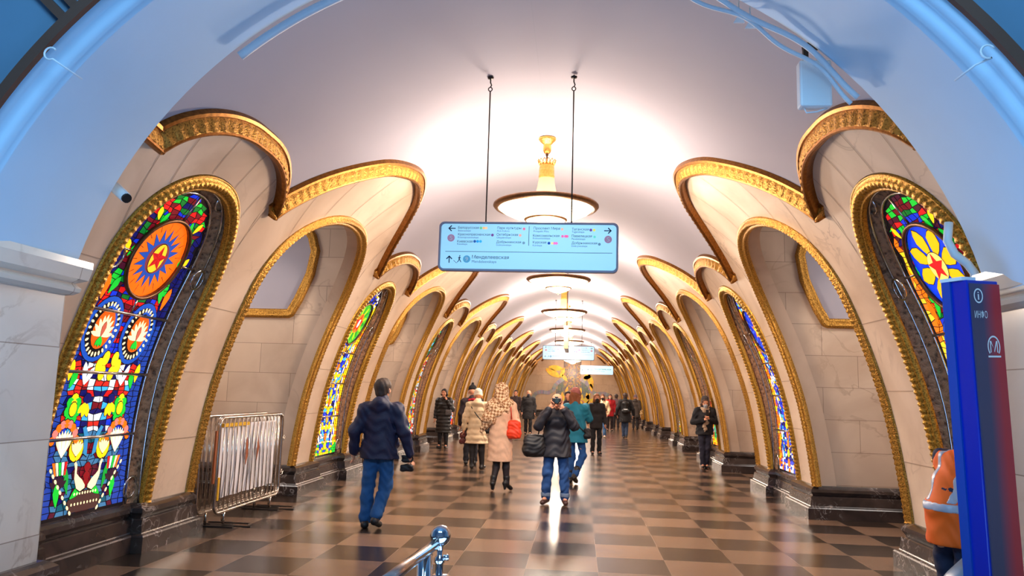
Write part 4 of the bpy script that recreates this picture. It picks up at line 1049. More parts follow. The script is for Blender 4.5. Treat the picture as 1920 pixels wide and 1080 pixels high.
# ------------------------------------------------------------------ chrome handrail end in the foreground
o = (-.22*S, -6.7*S, 0)
r = empty('handrail', o, 0, 'polished steel handrail end with a chrome ball, bottom middle foreground', 'handrail')
m = MB(); m.lathe([(0.001, .048), (.02, .0437), (.034, .034), (.0437, .02), (.048, 0), (.0437, -.02), (.034, -.034), (.02, -.044)], (0, 0, .978), 28); m.build('ball', M['chrome'], r)
m = MB(); m.lathe([(.02, .937), (.014, .925), (.013, .89), (.022, .885), (.024, .86), (.018, .855), (.0175, .3), (.0175, .01)], (0, 0, 0), 20); m.build('post', M['chrome'], r)
m = MB(); m.lathe([(.0175, .81), (.05, .805), (.052, .797), (.0175, .79)], (0, 0, 0), 22); m.lathe([(.06, .012), (.06, 0)], (0, 0, 0), 20); m.build('collar', M['chrome'], r)
m = MB(); m.tube([(-.018, -.02, .945), (-.09, -.9, .935)], .024, 16); m.build('rail', M['steel'], r)
m = MB(); m.tube([(.02, -.01, .885), (.045, -.01, .885)], .014, 12); m.build('set_screw', M['chrome'], r)
m = MB(); m.tube([(-.045, -.12, .92), (-.045, -.12, .6), (-.045, -.12, .01)], .035, 16); m.build('side_post', M['chrome'], r)
# ------------------------------------------------------------------ people: smooth surfaces from blended tapered limbs
def smin(a, b, k):
    h = np.clip(.5+.5*(b-a)/k, 0, 1); return b+(a-b)*h-k*h*(1-h)
def field(prims, lo, h, shape, k):
    D = np.full(shape, 1.0, np.float32)
    for pr in prims:
        a, b, ra, rb = np.array(pr[0], float), np.array(pr[1], float), pr[2], pr[3]
        sc = np.array(pr[4] if len(pr) > 4 else (1, 1, 1), float); kk = pr[5] if len(pr) > 5 else k
        R = max(ra, rb)*sc.max()+kk+3*h
        i0 = np.maximum(0, np.floor((np.minimum(a, b)-R-lo)/h)).astype(int); i1 = np.minimum(shape, np.ceil((np.maximum(a, b)+R-lo)/h)).astype(int)+0
        if (i1 <= i0).any(): continue
        X, Y, Z = np.meshgrid(*[lo[i]+h*np.arange(i0[i], i1[i]) for i in range(3)], indexing='ij')
        P = np.stack([X, Y, Z], -1); c = (a+b)/2
        P = (P-c)/sc; A = (a-c)/sc; B = (b-c)/sc; AB = B-A; q = AB@AB
        t = np.clip(((P-A)@AB)/q, 0, 1) if q > 1e-12 else np.zeros(P.shape[:3])
        d = (np.linalg.norm(P-A-t[..., None]*AB, axis=-1)-(ra+(rb-ra)*t))*sc.min()
        sl = tuple(slice(i0[i], i1[i]) for i in range(3)); D[sl] = smin(D[sl], d, kk)
    return D
def nets(D, lo, h):
    """surface nets"""
    ins = D < 0; nx, ny, nz = D.shape
    c = np.zeros((nx-1, ny-1, nz-1, 3)); w = np.zeros((nx-1, ny-1, nz-1))
    cor = [(i, j, k) for i in (0, 1) for j in (0, 1) for k in (0, 1)]
    for e0 in cor:
        for ax in range(3):
            if e0[ax]: continue
            e1 = list(e0); e1[ax] = 1
            s0 = tuple(slice(e, e+n-1) for e, n in zip(e0, D.shape)); s1 = tuple(slice(e, e+n-1) for e, n in zip(e1, D.shape))
            a, b = D[s0], D[s1]; m = ins[s0] != ins[s1]
            t = np.where(m, a/np.where(m, a-b, 1), 0)
            for q in range(3): c[..., q] += np.where(m, e0[q]+(t if q == ax else 0), 0)
            w += m
    act = w > 0; idx = np.full(act.shape, -1); idx[act] = np.arange(act.sum())
    g = np.stack(np.nonzero(act), -1); V = lo+h*(g+c[act]/w[act][:, None]); F = []
    for ax in range(3):
        u, v = [(1, 2), (2, 0), (0, 1)][ax]
        s0 = [slice(None)]*3; s1 = [slice(None)]*3; s0[ax] = slice(0, -1); s1[ax] = slice(1, None)
        m = ins[tuple(s0)] != ins[tuple(s1)]; I = np.stack(np.nonzero(m), -1)
        I = I[(I[:, u] > 0) & (I[:, v] > 0) & (I[:, u] < D.shape[u]-1) & (I[:, v] < D.shape[v]-1)]
        q = []
        for du, dv in ((0, 0), (-1, 0), (-1, -1), (0, -1)):
            J = I.copy(); J[:, u] += du; J[:, v] += dv; q.append(idx[J[:, 0], J[:, 1], J[:, 2]])
        q = np.stack(q, -1); fl_ = ~ins[I[:, 0], I[:, 1], I[:, 2]]; q[fl_] = q[fl_][:, ::-1]; F.append(q)
    return V, np.concatenate(F)
def flesh(mb, prims, h=.012, k=.03, cuts=(), disp=None, mi=0, col=None):
    pts = np.array([p for q in prims for p in q[:2]]); R = max(max(q[2], q[3])*max(q[4] if len(q) > 4 else (1,)) for q in prims)+.05
    lo = pts.min(0)-R; hi = pts.max(0)+R; shape = tuple(np.ceil((hi-lo)/h).astype(int)+1)
    D = field(prims, lo, h, shape, k)
    if disp or cuts:
        X, Y, Z = np.meshgrid(*[lo[i]+h*np.arange(shape[i]) for i in range(3)], indexing='ij')
        if disp: D = D+disp(X, Y, Z)
        for n, c in cuts: D = np.maximum(D, n[0]*X+n[1]*Y+n[2]*Z-c) if not callable(n) else np.maximum(D, n(X, Y, Z))
    V, F = nets(D, lo, h)
    if len(V): mb.add(V.tolist(), F.tolist(), mi, True, col)
    return mb
def folds(a=.005, s=1.0):
    return lambda X, Y, Z: 1.5*a*np.sin(21*s*Z+9*X+4*np.sin(11*Y+3*X))*np.sin(13*X*s+7*Y-5*Z)+.6*a*np.sin(52*s*Z+30*X+3*np.sin(19*X+23*Y))
def quilt(p=.075, a=.011):
    return lambda X, Y, Z: -a*np.abs(np.sin(PI*Z/p))+a*.6
CL = {}
def cloth(rgb, rough=.85, n=.12, key=None):
    k = (rgb, rough)
    if k not in CL: CL[k] = mat('cloth %d' % len(CL), rgb, rough, noise=n, nscale=9, bump=.25, bscale=120)
    return CL[k]
SKIN = mat('skin', (214, 150, 118), .55, noise=.06, nscale=30)
EYE = mat('dark eye', (30, 22, 20), .3)
LEATHER = mat('black leather', (26, 24, 26), .38, bump=.2, bscale=60)

def hand_prims(w, tip, side, curl=.4, thumb=None, sc=1.0):
    """palm, four unequal fingers bent at the knuckle, thumb from the side of the palm"""
    w = np.array(w, float); u = np.array(tip, float)-w; u /= np.linalg.norm(u)
    up = np.array(thumb if thumb is not None else (0, 1, 0), float); v = up-u*(up@u); v /= np.linalg.norm(v); n = np.cross(u, v)*side
    P = [(w, w+u*.05*sc, .024*sc, .026*sc), (w+u*.03*sc+v*.018*sc, w+u*.085*sc+v*.026*sc, .013*sc, .012*sc), (w+u*.03*sc-v*.018*sc, w+u*.08*sc-v*.026*sc, .013*sc, .011*sc), (w+u*.04*sc, w+u*.085*sc, .018*sc, .014*sc)]
    for o, L_ in ((.03, .072), (.011, .08), (-.009, .075), (-.028, .06)):
        b = w+u*.085*sc+v*o*sc; d1 = u*math.cos(curl)+n*math.sin(curl); d2 = u*math.cos(curl*2.3)+n*math.sin(curl*2.3)
        m_ = b+d1*L_*.5*sc; P += [(b, m_, .0095*sc, .009*sc, (1, 1, 1), .006), (m_, m_+d2*L_*.5*sc, .009*sc, .0072*sc, (1, 1, 1), .004)]
    b = w+u*.025*sc+v*.026*sc; m_ = b+(u*.6+v*.65+n*.25)*.042*sc
    P += [(b, m_, .013*sc, .0105*sc, (1, 1, 1), .008), (m_, m_+(u*.85+v*.1+n*.35)*.034*sc, .0105*sc, .0085*sc, (1, 1, 1), .004)]
    return P

def person(label, loc, rz, H=1.72, pose=None, h=.012, hands=True, parts=(), turn=0.0, tilt=0.0, group=None, skin=None, face=True, handspec=None, bodyw=1.0):
    """returns (root, joints); figure faces +Y, left is -x"""
    k = H/1.75
    J = dict(pel=(0, 0, .95), chest=(0, 0, 1.3), neck=(0, -.005, 1.46), head=(0, .025, 1.625))
    for n, s in (('l', -1), ('r', 1)):
        J.update({'sh'+n: (s*.175, -.01, 1.41), 'el'+n: (s*.245, -.03, 1.13), 'wr'+n: (s*.255, .04, .89), 'ft'+n: (s*.25, .07, .78),
                  'hip'+n: (s*.085, 0, .92), 'kn'+n: (s*.095, .02, .5), 'an'+n: (s*.1, -.02, .09), 'to'+n: (s*.12, .13, .03)})
    if pose: J.update(pose)
    J = {a: np.array(b, float)*k for a, b in J.items()}
    root = empty('person', loc, rz, label, 'person', group)
    hd = J['head']; R3 = np.array(Matrix.Rotation(turn, 3, 'Z') @ Matrix.Rotation(tilt, 3, 'X'))
    def H_(x, y, z): return hd+R3 @ (np.array((x, y, z))*k)
    J['H'] = H_
    B = [(J['pel'], J['chest'], .125*k, .135*k, (1, .72, 1)), (J['shl'], J['shr'], .06*k, .06*k), (J['chest'], J['neck'], .1*k, .055*k), (J['neck'], hd+np.array((0, -.02*k, -.06*k)), .052*k, .05*k)]
    for n in 'lr':
        B += [(J['sh'+n], J['el'+n], .05*k, .04*k), (J['el'+n], J['wr'+n], .04*k, .027*k), (J['hip'+n], J['kn'+n], .08*k, .055*k), (J['kn'+n], J['an'+n], .055*k, .036*k), (J['an'+n], J['to'+n], .036*k, .03*k)]
    mb = MB(); flesh(mb, B, max(h, .014), .03)
    hh = min(h, .008)
    HP = [(H_(0, -.02, .035), H_(0, .005, .045), .086*k, .084*k), (H_(0, .03, -.03), H_(0, .045, -.085), .062*k, .036*k), (H_(0, -.02, -.06), J['neck'], .052*k, .052*k),
          (H_(0, .088, .0), H_(0, .105, -.028), .008*k, .014*k, (1, 1, 1), .012), (H_(-.022, .09, -.062), H_(.022, .09, -.062), .009*k, .009*k, (1, 1, 1), .01)]
    for s in (-1, 1): HP += [(H_(s*.088, -.012, .01), H_(s*.086, -.008, -.035), .016*k, .011*k, (1, 1, 1), .008), (H_(s*.035, .07, -.012), H_(s*.045, .066, -.015), .02*k, .02*k)]
    flesh(mb, HP, hh, .02)
    if hands:
        for n, s in (('l', -1), ('r', 1)):
            sp_ = (handspec or {}).get(n, {})
            flesh(mb, hand_prims(J['wr'+n], J['ft'+n], sp_.get('flip', s), sp_.get('curl', .4), sp_.get('thumb'), k), .0055 if h < .016 else .009, .014)
    mb.build('body', skin or SKIN, root)
    if face:
        for s in (-1, 1):
            e = MB(); flesh(e, [(H_(s*.034, .09, .012), H_(s*.036, .09, .012), .008*k, .008*k)], .004 if h < .016 else .006, .004); e.build('eye', EYE, root)
        e = MB(); flesh(e, [(H_(-.02, .098, -.064), H_(.02, .098, -.064), .0045*k, .0045*k)], .004, .004); e.build('mouth', mat('lips', (168, 84, 74), .5) if 'lips' not in bpy.data.materials else bpy.data.materials['lips'], root)
    for p_ in parts: p_(root, J, k, h)
    return root, J
# garments -----------------------------------------------------------
def jacket(rgb, hem=.8, w=1.0, q=None, flare=0.0, hood=False, collar=True, sleeve=1.0, name='jacket', rough=.8, lbl=None, a=.005, sl_end=.94):
    def f(root, J, k, h):
        P = [(J['pel']+np.array((0, 0, .1*k)), J['chest'], .165*w*k, .175*w*k, (1, .74, 1)), (J['shl']*np.array((.92, 1, 1)), J['shr']*np.array((.92, 1, 1)), .088*w*k, .088*w*k, (1, 1, .9)), (J['chest'], J['neck'], .15*w*k, .08*k)]
        z0 = hem*k; c = J['pel'].copy(); bt = c.copy(); bt[2] = z0-.02
        P += [(c+np.array((0, 0, .12*k)), bt, .165*w*k, (.178*w+flare)*k, (1.08, .78, 1))]
        for n in 'lr':
            e = J['el'+n]; wv = J['el'+n]+(J['wr'+n]-J['el'+n])*sl_end
            P += [(J['sh'+n], e, .082*w*sleeve*k, .066*w*sleeve*k), (e, wv, .066*w*sleeve*k, .05*w*sleeve*k, (1, 1, 1), .02)]
        if collar: P += [(J['neck']+np.array((0, -.01, -.02))*k, J['neck']+np.array((0, -.012, .045))*k, .088*k, .078*k)]
        if hood: P += [(J['neck']+np.array((-.07, -.085, -.01))*k, J['neck']+np.array((.07, -.085, -.01))*k, .06*k, .06*k), (J['neck']+np.array((0, -.11, -.1))*k, J['neck']+np.array((0, -.1, .0))*k, .05*k, .09*k)]
        d = quilt(*q) if q else folds(a)
        d2 = (lambda X, Y, Z: d(X, Y, Z)+folds(.004)(X, Y, Z)) if q else d
        if hood: d2_ = d2
        mb = MB(); low = [J['wr'+n][2] for n in 'lr']
        # the hem cuts the torso only; sleeves may hang lower
        tor = lambda X, Y, Z: np.where(np.abs(X-J['pel'][0]) < .235*w*k+flare*k, z0-Z, -1.0) if min(low) < z0+.05 else z0-Z
        flesh(mb, P, h, .035, [(tor, 0)], d2); o = mb.build(name, cloth(rgb, rough), root)
        if lbl: o['label'] = lbl
    return f
def trousers(rgb, w=1.0, end=.07, cuff=None, name='trousers', rough=.85):
    def f(root, J, k, h):
        P = [(J['hipl']*np.array((.8, 1, 1)), J['hipr']*np.array((.8, 1, 1)), .095*w*k, .095*w*k, (1, .95, 1))]
        for n in 'lr':
            u = J['kn'+n]+(J['an'+n]-J['kn'+n])*.97; P += [(J['hip'+n], J['kn'+n], .085*w*k, .07*w*k), (J['kn'+n], u, .07*w*k, .063*w*k, (1, 1, 1), .02)]
        mb = MB(); flesh(mb, P, h, .03, [((0, 0, -1), -end*k)] if end else (), folds(.006, 1.2)); o = mb.build(name, cloth(rgb, rough), root)
        if cuff:
            for n in 'lr':
                c = MB(); a = J['an'+n]+np.array((0, 0, .015*k)); flesh(c, [(a, a+np.array((0, 0, .035*k)), .068*w*k, .068*w*k)], h*.8, .01, [((0, 0, 1), a[2]+.05*k), ((0, 0, -1), -a[2]+.01)]); c.build('cuff', cloth(cuff), root)
    return f
def tights(rgb, w=1.0):
    def f(root, J, k, h):
        P = []
        for n in 'lr': P += [(J['hip'+n], J['kn'+n], .09*w*k, .064*w*k), (J['kn'+n]+np.array((0, -.014, -.1))*k, J['kn'+n], .063*w*k, .06*w*k), (J['kn'+n]+np.array((0, -.014, -.1))*k, J['an'+n], .062*w*k, .043*w*k)]
        mb = MB(); flesh(mb, P, min(h, .012), .02); mb.build('tights', cloth(rgb, .6), root)
    return f
def shoes(rgb, w=1.0, boot=0.0, heel=0.0, name='shoe', sole=None):
    def f(root, J, k, h):
        for n in 'lr':
            a, t = J['an'+n], J['to'+n]; d = (t-a)*np.array((1, 1, 0)); d /= max(1e-6, np.linalg.norm(d)); hb = a-d*.045*k
            hp = np.array((hb[0], hb[1], a[2]-.05*k+heel*0)); hp[2] = max(hp[2], .035*k)
            P = [(hp+np.array((0, 0, heel)), t+np.array((0, 0, .012*k)), .042*w*k, .036*w*k, (1, 1, .95)), (hp+np.array((0, 0, heel)), a, .04*w*k, .045*w*k)]
            if boot: P += [(a, a+(J['kn'+n]-a)*boot, .047*w*k, .058*w*k)]
            if heel: P += [(hp, np.array((hp[0], hp[1], max(.015, a[2]-.085*k))), .028, .022)]
            mb = MB(); flesh(mb, P, min(h, .010), .018, [((0, 0, -1), -.002)]); mb.build(name, LEATHER if rgb == 'leather' else cloth(rgb, .45), root)
    return f
def hair(rgb, long=0.0, bald=False, r=.097, vol=0.0):
    def f(root, J, k, h):
        H_ = J['H']
        P = [(H_(0, -.028, .045), H_(0, .0, .055), (r+vol)*k, (r-.004+vol)*k), (H_(0, -.045, -.03), H_(0, -.03, .02), (.075+vol)*k, (.085+vol)*k)]
        if long: P += [(H_(0, -.055, 0), H_(0, -.075, -long), (.085+vol)*k, (.075+vol)*k, (1.15, .8, 1)), (H_(-.07, -.01, -.02), H_(-.085, -.02, -long*.9), .04*k, .035*k), (H_(.07, -.01, -.02), H_(.085, -.02, -long*.9), .04*k, .035*k)]
        c = H_(0, .1, -.035); q = hdR = (H_(0, 1, 0)-H_(0, 0, 0)); q = q/np.linalg.norm(q)
        face_ = lambda X, Y, Z: -(np.sqrt((X-c[0])**2+(Y-c[1])**2+((Z-c[2])*.8)**2)-.098*k)
        mb = MB(); flesh(mb, P, min(h, .009), .02, [(face_, 0)], lambda X, Y, Z: .003*np.sin(90*X+40*Z)*np.sin(60*Y)); mb.build('hair', cloth(rgb, .6), root)
    return f
def beanie(rgb, up=.0, pom=False, low=.0, name='knitted_hat'):
    def f(root, J, k, h):
        H_ = J['H']; P = [(H_(0, -.02, .03), H_(0, -.022, .07+up), .105*k, .094*k)]
        if pom: P += [(H_(0, -.02, .18+up), H_(0, -.02, .185+up), .03*k, .03*k)]
        n = H_(0, .35, 1)-H_(0, 0, 0); n = n/np.linalg.norm(n); c = n@H_(0, .03, .03-low)
        mb = MB(); flesh(mb, P, min(h, .009), .01, [((-n[0], -n[1], -n[2]), -c)], lambda X, Y, Z: .002*np.sin(160*Z)); mb.build(name, cloth(rgb, .9), root)
    return f
def mask(rgb):
    def f(root, J, k, h):
        H_ = J['H']; mb = MB(); flesh(mb, [(H_(0, .06, -.045), H_(0, .065, -.08), .058*k, .042*k), (H_(0, .1, -.035), H_(0, .1, -.05), .02*k, .02*k)], min(h, .009), .02); mb.build('face_mask', cloth(rgb), root)
    return f
def scarf(rgb, tail=0.0, r=.085):
    def f(root, J, k, h):
        n = J['neck']; P = [(n+np.array((r*math.cos(a), r*math.sin(a)*.9+.01, -.01+.02*math.sin(3*a)))*k, n+np.array((r*math.cos(a+.7), r*math.sin(a+.7)*.9+.01, -.01))*k, .04*k, .04*k) for a in np.arange(0, 6.3, .7)]
        if tail: P += [(n+np.array((.03, .13, -.03))*k, n+np.array((.03, .17, -tail))*k, .045*k, .05*k, (1, .5, 1)), (n+np.array((-.05, .12, -.03))*k, n+np.array((-.03, .165, -tail*.7))*k, .04*k, .045*k, (1, .5, 1))]
        mb = MB(); flesh(mb, P, min(h, .012), .02, (), folds(.006, 2)); mb.build('scarf', cloth(rgb, .9, .25), root)
    return f
def strap(pts, rgb=(24, 22, 24), r=.011, name='strap'):
    def f(root, J, k, h):
        m = MB(); m.tube([np.array(p)*k for p in pts], r, 6); m.build(name, cloth(rgb, .5), root)
    return f
def world_pt(root_loc, rz, p):
    c, s = math.cos(rz), math.sin(rz); return (root_loc[0]+p[0]*c-p[1]*s, root_loc[1]+p[0]*s+p[1]*c, root_loc[2]+p[2])
def soft_bag(name, label, loc, rz, p, size, rgb, straps=None, shape='bag', rough=.5, h=.01):
    """a bag carried by somebody: a thing of its own; p and strap points in the carrier's frame"""
    o = world_pt(loc, rz, p); r = empty(name, o, rz, label, 'bag'); w, d, z = size
    P = [((-w*.5, 0, z*.5), (w*.5, 0, z*.5), d*.42, d*.42), ((-w*.55, 0, -z*.45), (w*.55, 0, -z*.45), d*.5, d*.5), ((-w*.55, 0, -z*.2), (w*.55, 0, -z*.2), d*.52, d*.52), ((-w*.5, 0, z*.2), (w*.5, 0, z*.2), d*.47, d*.47)]
    mb = MB(); flesh(mb, P, h, d*.4, (), folds(.004, 2)); mb.build('pouch', cloth(rgb, rough), r)
    for s in (straps or []):
        m = MB(); m.tube([tuple(np.array(q)-np.array(p)) for q in s], .009, 6); m.build('strap', cloth(tuple(int(c*.8) for c in rgb), rough), r)
    return r

JEANS = (30, 84, 140)
# 1 man in navy jacket, from behind, walking
L1 = (-1.9, 1.06, 0)
person('man in navy hooded jacket and blue jeans walking away, left of centre', L1, 0.03, 1.75,
       dict(hipl=(-.088, 0, .9), hipr=(.088, 0, .9), knl=(-.125, .03, .5), anl=(-.135, .0, .09), tol=(-.16, .13, .03), knr=(.085, .05, .5), anr=(.02, -.12, .155), tor=(.035, .0, .035), ell=(-.3, -.05, 1.12), wrl=(-.33, .03, .87), ftl=(-.33, .08, .77), elr=(.3, -.06, 1.13), wrr=(.37, .0, .87), ftr=(.37, .05, .77), shl=(-.18, -.02, 1.385), shr=(.18, -.02, 1.385)), h=.011, face=True, turn=-.35,
       parts=[jacket((22, 28, 62), .81, 1.16, flare=.02, hood=True, a=.007, rough=.6), trousers(JEANS, 1.14, .05), shoes((30, 26, 28), 1.1), hair((58, 42, 34), r=.1)])
soft_bag('pouch', 'black leather pouch hanging from the right hand of the man in navy', L1, .03, (.335, .02, .76), (.1, .05, .16), (24, 22, 26), [[(.36, .0, .86), (.35, .01, .83)]])
# 2 woman in long black puffer coat
L2 = (-3.4, 14.0, 0)
person('woman in long black quilted coat by the left wall, hand at her cheek', L2, PI-.15, 1.68, dict(ell=(-.27, .02, 1.15), wrl=(-.12, .12, 1.42), ftl=(-.08, .12, 1.53), shr=(.18, 0, 1.4)), h=.016,
       parts=[jacket((24, 22, 26), .46, 1.12, (.1, .014), .03, True, rough=.45), tights((24, 24, 34), 1.15), shoes('leather', 1.1, .3), hair((40, 28, 24), .04), scarf((40, 36, 40))])
soft_bag('handbag', 'small grey handbag on the arm of the woman in long black coat', L2, PI-.15, (-.2, .17, 1.02), (.12, .07, .1), (90, 88, 92), [[(-.25, .14, 1.08), (-.22, .1, 1.2), (-.16, .14, 1.08)]], h=.014)
# 3 person with dark hat behind the white coat
person('person with black bobble hat and red scarf behind the woman in white coat', (-1.95, 9.4, 0), .1, 1.74, h=.018, face=False, parts=[jacket((40, 26, 34), .6, 1.05), trousers((30, 30, 40)), shoes('leather'), beanie((22, 20, 24), .02, True), scarf((170, 24, 40), .0, .1)])
# 4 woman in white coat
L4 = (-1.68, 8.35, 0)
person('woman in cream quilted coat and white knitted hat walking away', L4, .05, 1.67, dict(ell=(-.27, -.03, 1.13), wrl=(-.3, .02, .88), ftl=(-.31, .04, .77), elr=(.27, -.06, 1.14), wrr=(.26, .12, .98), ftr=(.25, .2, .93), knl=(-.09, .03, .5), anl=(-.09, -.03, .11), tol=(-.1, .1, .03), anr=(.13, .06, .09), tor=(.17, .2, .03), knr=(.11, .08, .5)), h=.013, face=False,
       parts=[jacket((232, 206, 168), .57, 1.1, (.12, .012), .045, True, name='coat', rough=.7), tights((26, 22, 26), 1.2), shoes('leather', 1.1, .35), beanie((236, 222, 200), .01, low=.06), strap([(-.14, -.1, 1.38), (-.02, -.165, 1.22), (.12, -.17, 1.06), (.2, -.12, .95)])])
soft_bag('shoulder_bag', 'black crossbody bag at the right hip of the woman in cream coat', L4, .05, (.235, -.03, .86), (.06, .08, .15), (22, 20, 24))
soft_bag('hand_bag', 'dark red bag in the left hand of the woman in cream coat', L4, .05, (-.31, .05, .64), (.06, .07, .2), (92, 34, 34), [[(-.31, .02, .76), (-.31, .05, .86), (-.31, .08, .76)]])
# 5 woman in beige coat with plaid shawl
L5 = (-.82, 4.84, 0)
person('woman in long beige coat with a plaid shawl over her head, walking away', L5, -.05, 1.74, dict(ell=(-.25, .03, 1.15), wrl=(-.18, .2, 1.1), ftl=(-.14, .28, 1.12), elr=(.27, -.04, 1.16), wrr=(.22, .2, 1.12), ftr=(.2, .28, 1.15), knl=(-.06, .02, .5), anl=(-.1, -.06, .14), tol=(-.12, .07, .035), knr=(.1, .05, .5), anr=(.12, .03, .14), tor=(.18, .14, .035)), h=.012, face=False,
       parts=[jacket((222, 178, 148), .5, 1.06, None, .01, name='coat', rough=.85, a=.004), tights((34, 24, 28), 1.0), shoes('leather', 1.0, .26, .05)])
pl, nt, bs = newmat('brown and cream plaid')
tc = nt.nodes.new('ShaderNodeTexCoord'); mp = nt.nodes.new('ShaderNodeMapping'); mp.inputs['Rotation'].default_value = (0, math.radians(38), 0); nt.links.new(tc.outputs['Object'], mp.inputs[0])
ck = nt.nodes.new('ShaderNodeTexChecker'); ck.inputs['Scale'].default_value = 26; ck.inputs['Color1'].default_value = (*lin((228, 196, 160)), 1); ck.inputs['Color2'].default_value = (*lin((150, 104, 70)), 1)
nt.links.new(mp.outputs[0], ck.inputs['Vector']); nt.links.new(ck.outputs['Color'], bs.inputs['Base Color']); bs.inputs['Roughness'].default_value = .95
rt5 = [o for o in COL.objects if o.name.startswith('person') and o.get('label', '').startswith('woman in long beige')][0]
mb = MB(); k5 = 1.74/1.75
flesh(mb, [((0, -.01, 1.66), (0, .0, 1.7), .118, .112), ((0, -.03, 1.5), (0, -.02, 1.62), .125, .115), ((-.14, -.02, 1.42), (.13, -.03, 1.43), .11, .1), ((-.1, -.06, 1.36), (-.2, -.09, 1.2), .13, .11, (1, .8, 1)), ((-.2, -.09, 1.2), (-.3, -.06, 1.0), .1, .05, (1, .7, 1)), ((.05, -.1, 1.36), (-.16, -.13, 1.2), .09, .08, (1, .6, 1))], .012, .04,
      [(lambda X, Y, Z: -(np.sqrt(X**2+(Y-.13)**2+(Z-1.64)**2)-.1), 0)], folds(.008, 1.6)); mb.build('plaid_shawl', pl, rt5)
soft_bag('shoulder_bag', 'bright orange red bag on the shoulder of the woman in beige coat', L5, -.05, (.24, -.1, 1.03), (.12, .11, .22), (236, 62, 24), [[(.2, -.13, 1.2), (.17, -.1, 1.44), (.15, .02, 1.46)], [(.3, -.08, 1.2), (.2, -.05, 1.46), (.16, .03, 1.45)]])
# 6 bald man in black coat
person('bald man in long black coat walking towards the camera, left of the photographer', (-1.5, 22.6, 0), PI, 1.74, dict(knl=(-.09, .08, .5), anl=(-.09, .06, .09), tol=(-.1, .2, .03), anr=(.1, -.1, .1), tor=(.11, .04, .03)), h=.019, parts=[jacket((26, 24, 28), .62, 1.12, None, .03), trousers((24, 24, 30)), shoes('leather'), mask((60, 60, 70))])
person('person in dark clothes and cap half hidden beside the bald man', (-2.3, 26.0, 0), PI, 1.72, h=.022, parts=[jacket((60, 46, 46), .7), trousers((30, 30, 36)), shoes('leather'), beanie((40, 34, 40))])
# 7 photographer
L7 = (.15, 3.61, 0); R7 = PI+.05
person('bald man in dark jacket and turned-up jeans photographing towards the camera', L7, R7, 1.66, dict(head=(0, .06, 1.6), shl=(-.175, .0, 1.38), shr=(.175, .0, 1.38), ell=(-.28, .17, 1.22), wrl=(-.1, .27, 1.50), ftl=(-.02, .3, 1.585), elr=(.29, .16, 1.22), wrr=(.12, .27, 1.5), ftr=(.06, .3, 1.59), knl=(-.13, .03, .5), anl=(-.15, .02, .12), tol=(-.16, .14, .03), knr=(.13, .03, .5), anr=(.15, -.01, .12), tor=(.2, .12, .03), hipl=(-.088, 0, .9), hipr=(.088, 0, .9)), h=.011,
       handspec=dict(l=dict(curl=.55, thumb=(0.3, .2, -1), flip=1), r=dict(curl=.6, thumb=(-.3, .2, -1), flip=-1)),
       parts=[jacket((32, 32, 42), .74, 1.14, None, .035, rough=.6, a=.008, sl_end=.9), trousers((36, 78, 138), 1.12, .06, (110, 128, 156)), shoes((70, 40, 34), 1.15), ])
o = world_pt(L7, R7, (.015, .225+.06, 1.535)); r = empty('photo_camera', o, R7, 'black camera held at the face of the bald photographer', 'camera')
m = MB(); m.box((-.065, -.03, -.045), (.065, .03, .045)); m.build('camera_body', LEATHER, r, bevel=.01)
m = MB(); m.tube([(0, .025, 0), (0, .05, 0), (0, .1, 0)], [.036, .039, .036], 20); m.build('lens', LEATHER, r)
m = MB(); m.tube([(0, .1, 0), (0, .101, 0)], .027, 20); m.build('front_glass', mat('lens glass', (40, 60, 70), .05), r)
m = MB(); m.box((-.025, -.02, .045), (.025, .025, .065)); m.build('viewfinder', LEATHER, r, bevel=.006)
soft_bag('camera_bag', 'large black bag hanging at the side of the photographer', L7, R7, (.33, .06, .86), (.16, .16, .2), (24, 22, 26), [[(.28, .0, 1.0), (.22, -.02, 1.25), (.14, .0, 1.42)]])
# 8 woman in teal coat
L8 = (.43, 6.5, 0)
person('woman in teal blue coat with long auburn hair walking away, right of the photographer', L8, -.12, 1.72, dict(knl=(-.07, .06, .5), anl=(-.1, .05, .09), tol=(-.12, .2, .03), knr=(.14, .06, .52), anr=(.02, -.2, .17), tor=(.04, -.12, .04), ell=(-.26, 0, 1.15), wrl=(-.18, .2, 1.1), ftl=(-.15, .3, 1.12), elr=(.25, .1, 1.2), wrr=(.13, .24, 1.42), ftr=(.12, .26, 1.52)), h=.012, turn=-.7,
       parts=[jacket((26, 124, 152), .76, 1.06, None, .03, name='coat', a=.006), trousers((30, 82, 148), 1.0, .1), shoes('leather', 1.15, .3), hair((132, 72, 36), .2, vol=.0), beanie((164, 98, 92), .02, name='beret'), strap([(-.13, -.12, 1.4), (-.02, -.16, 1.2), (.12, -.165, 1.03), (.2, -.12, .96)])])
soft_bag('shoulder_bag', 'black patterned shoulder bag at the hip of the woman in teal coat', L8, -.12, (.23, -.07, .92), (.05, .08, .13), (30, 28, 34))
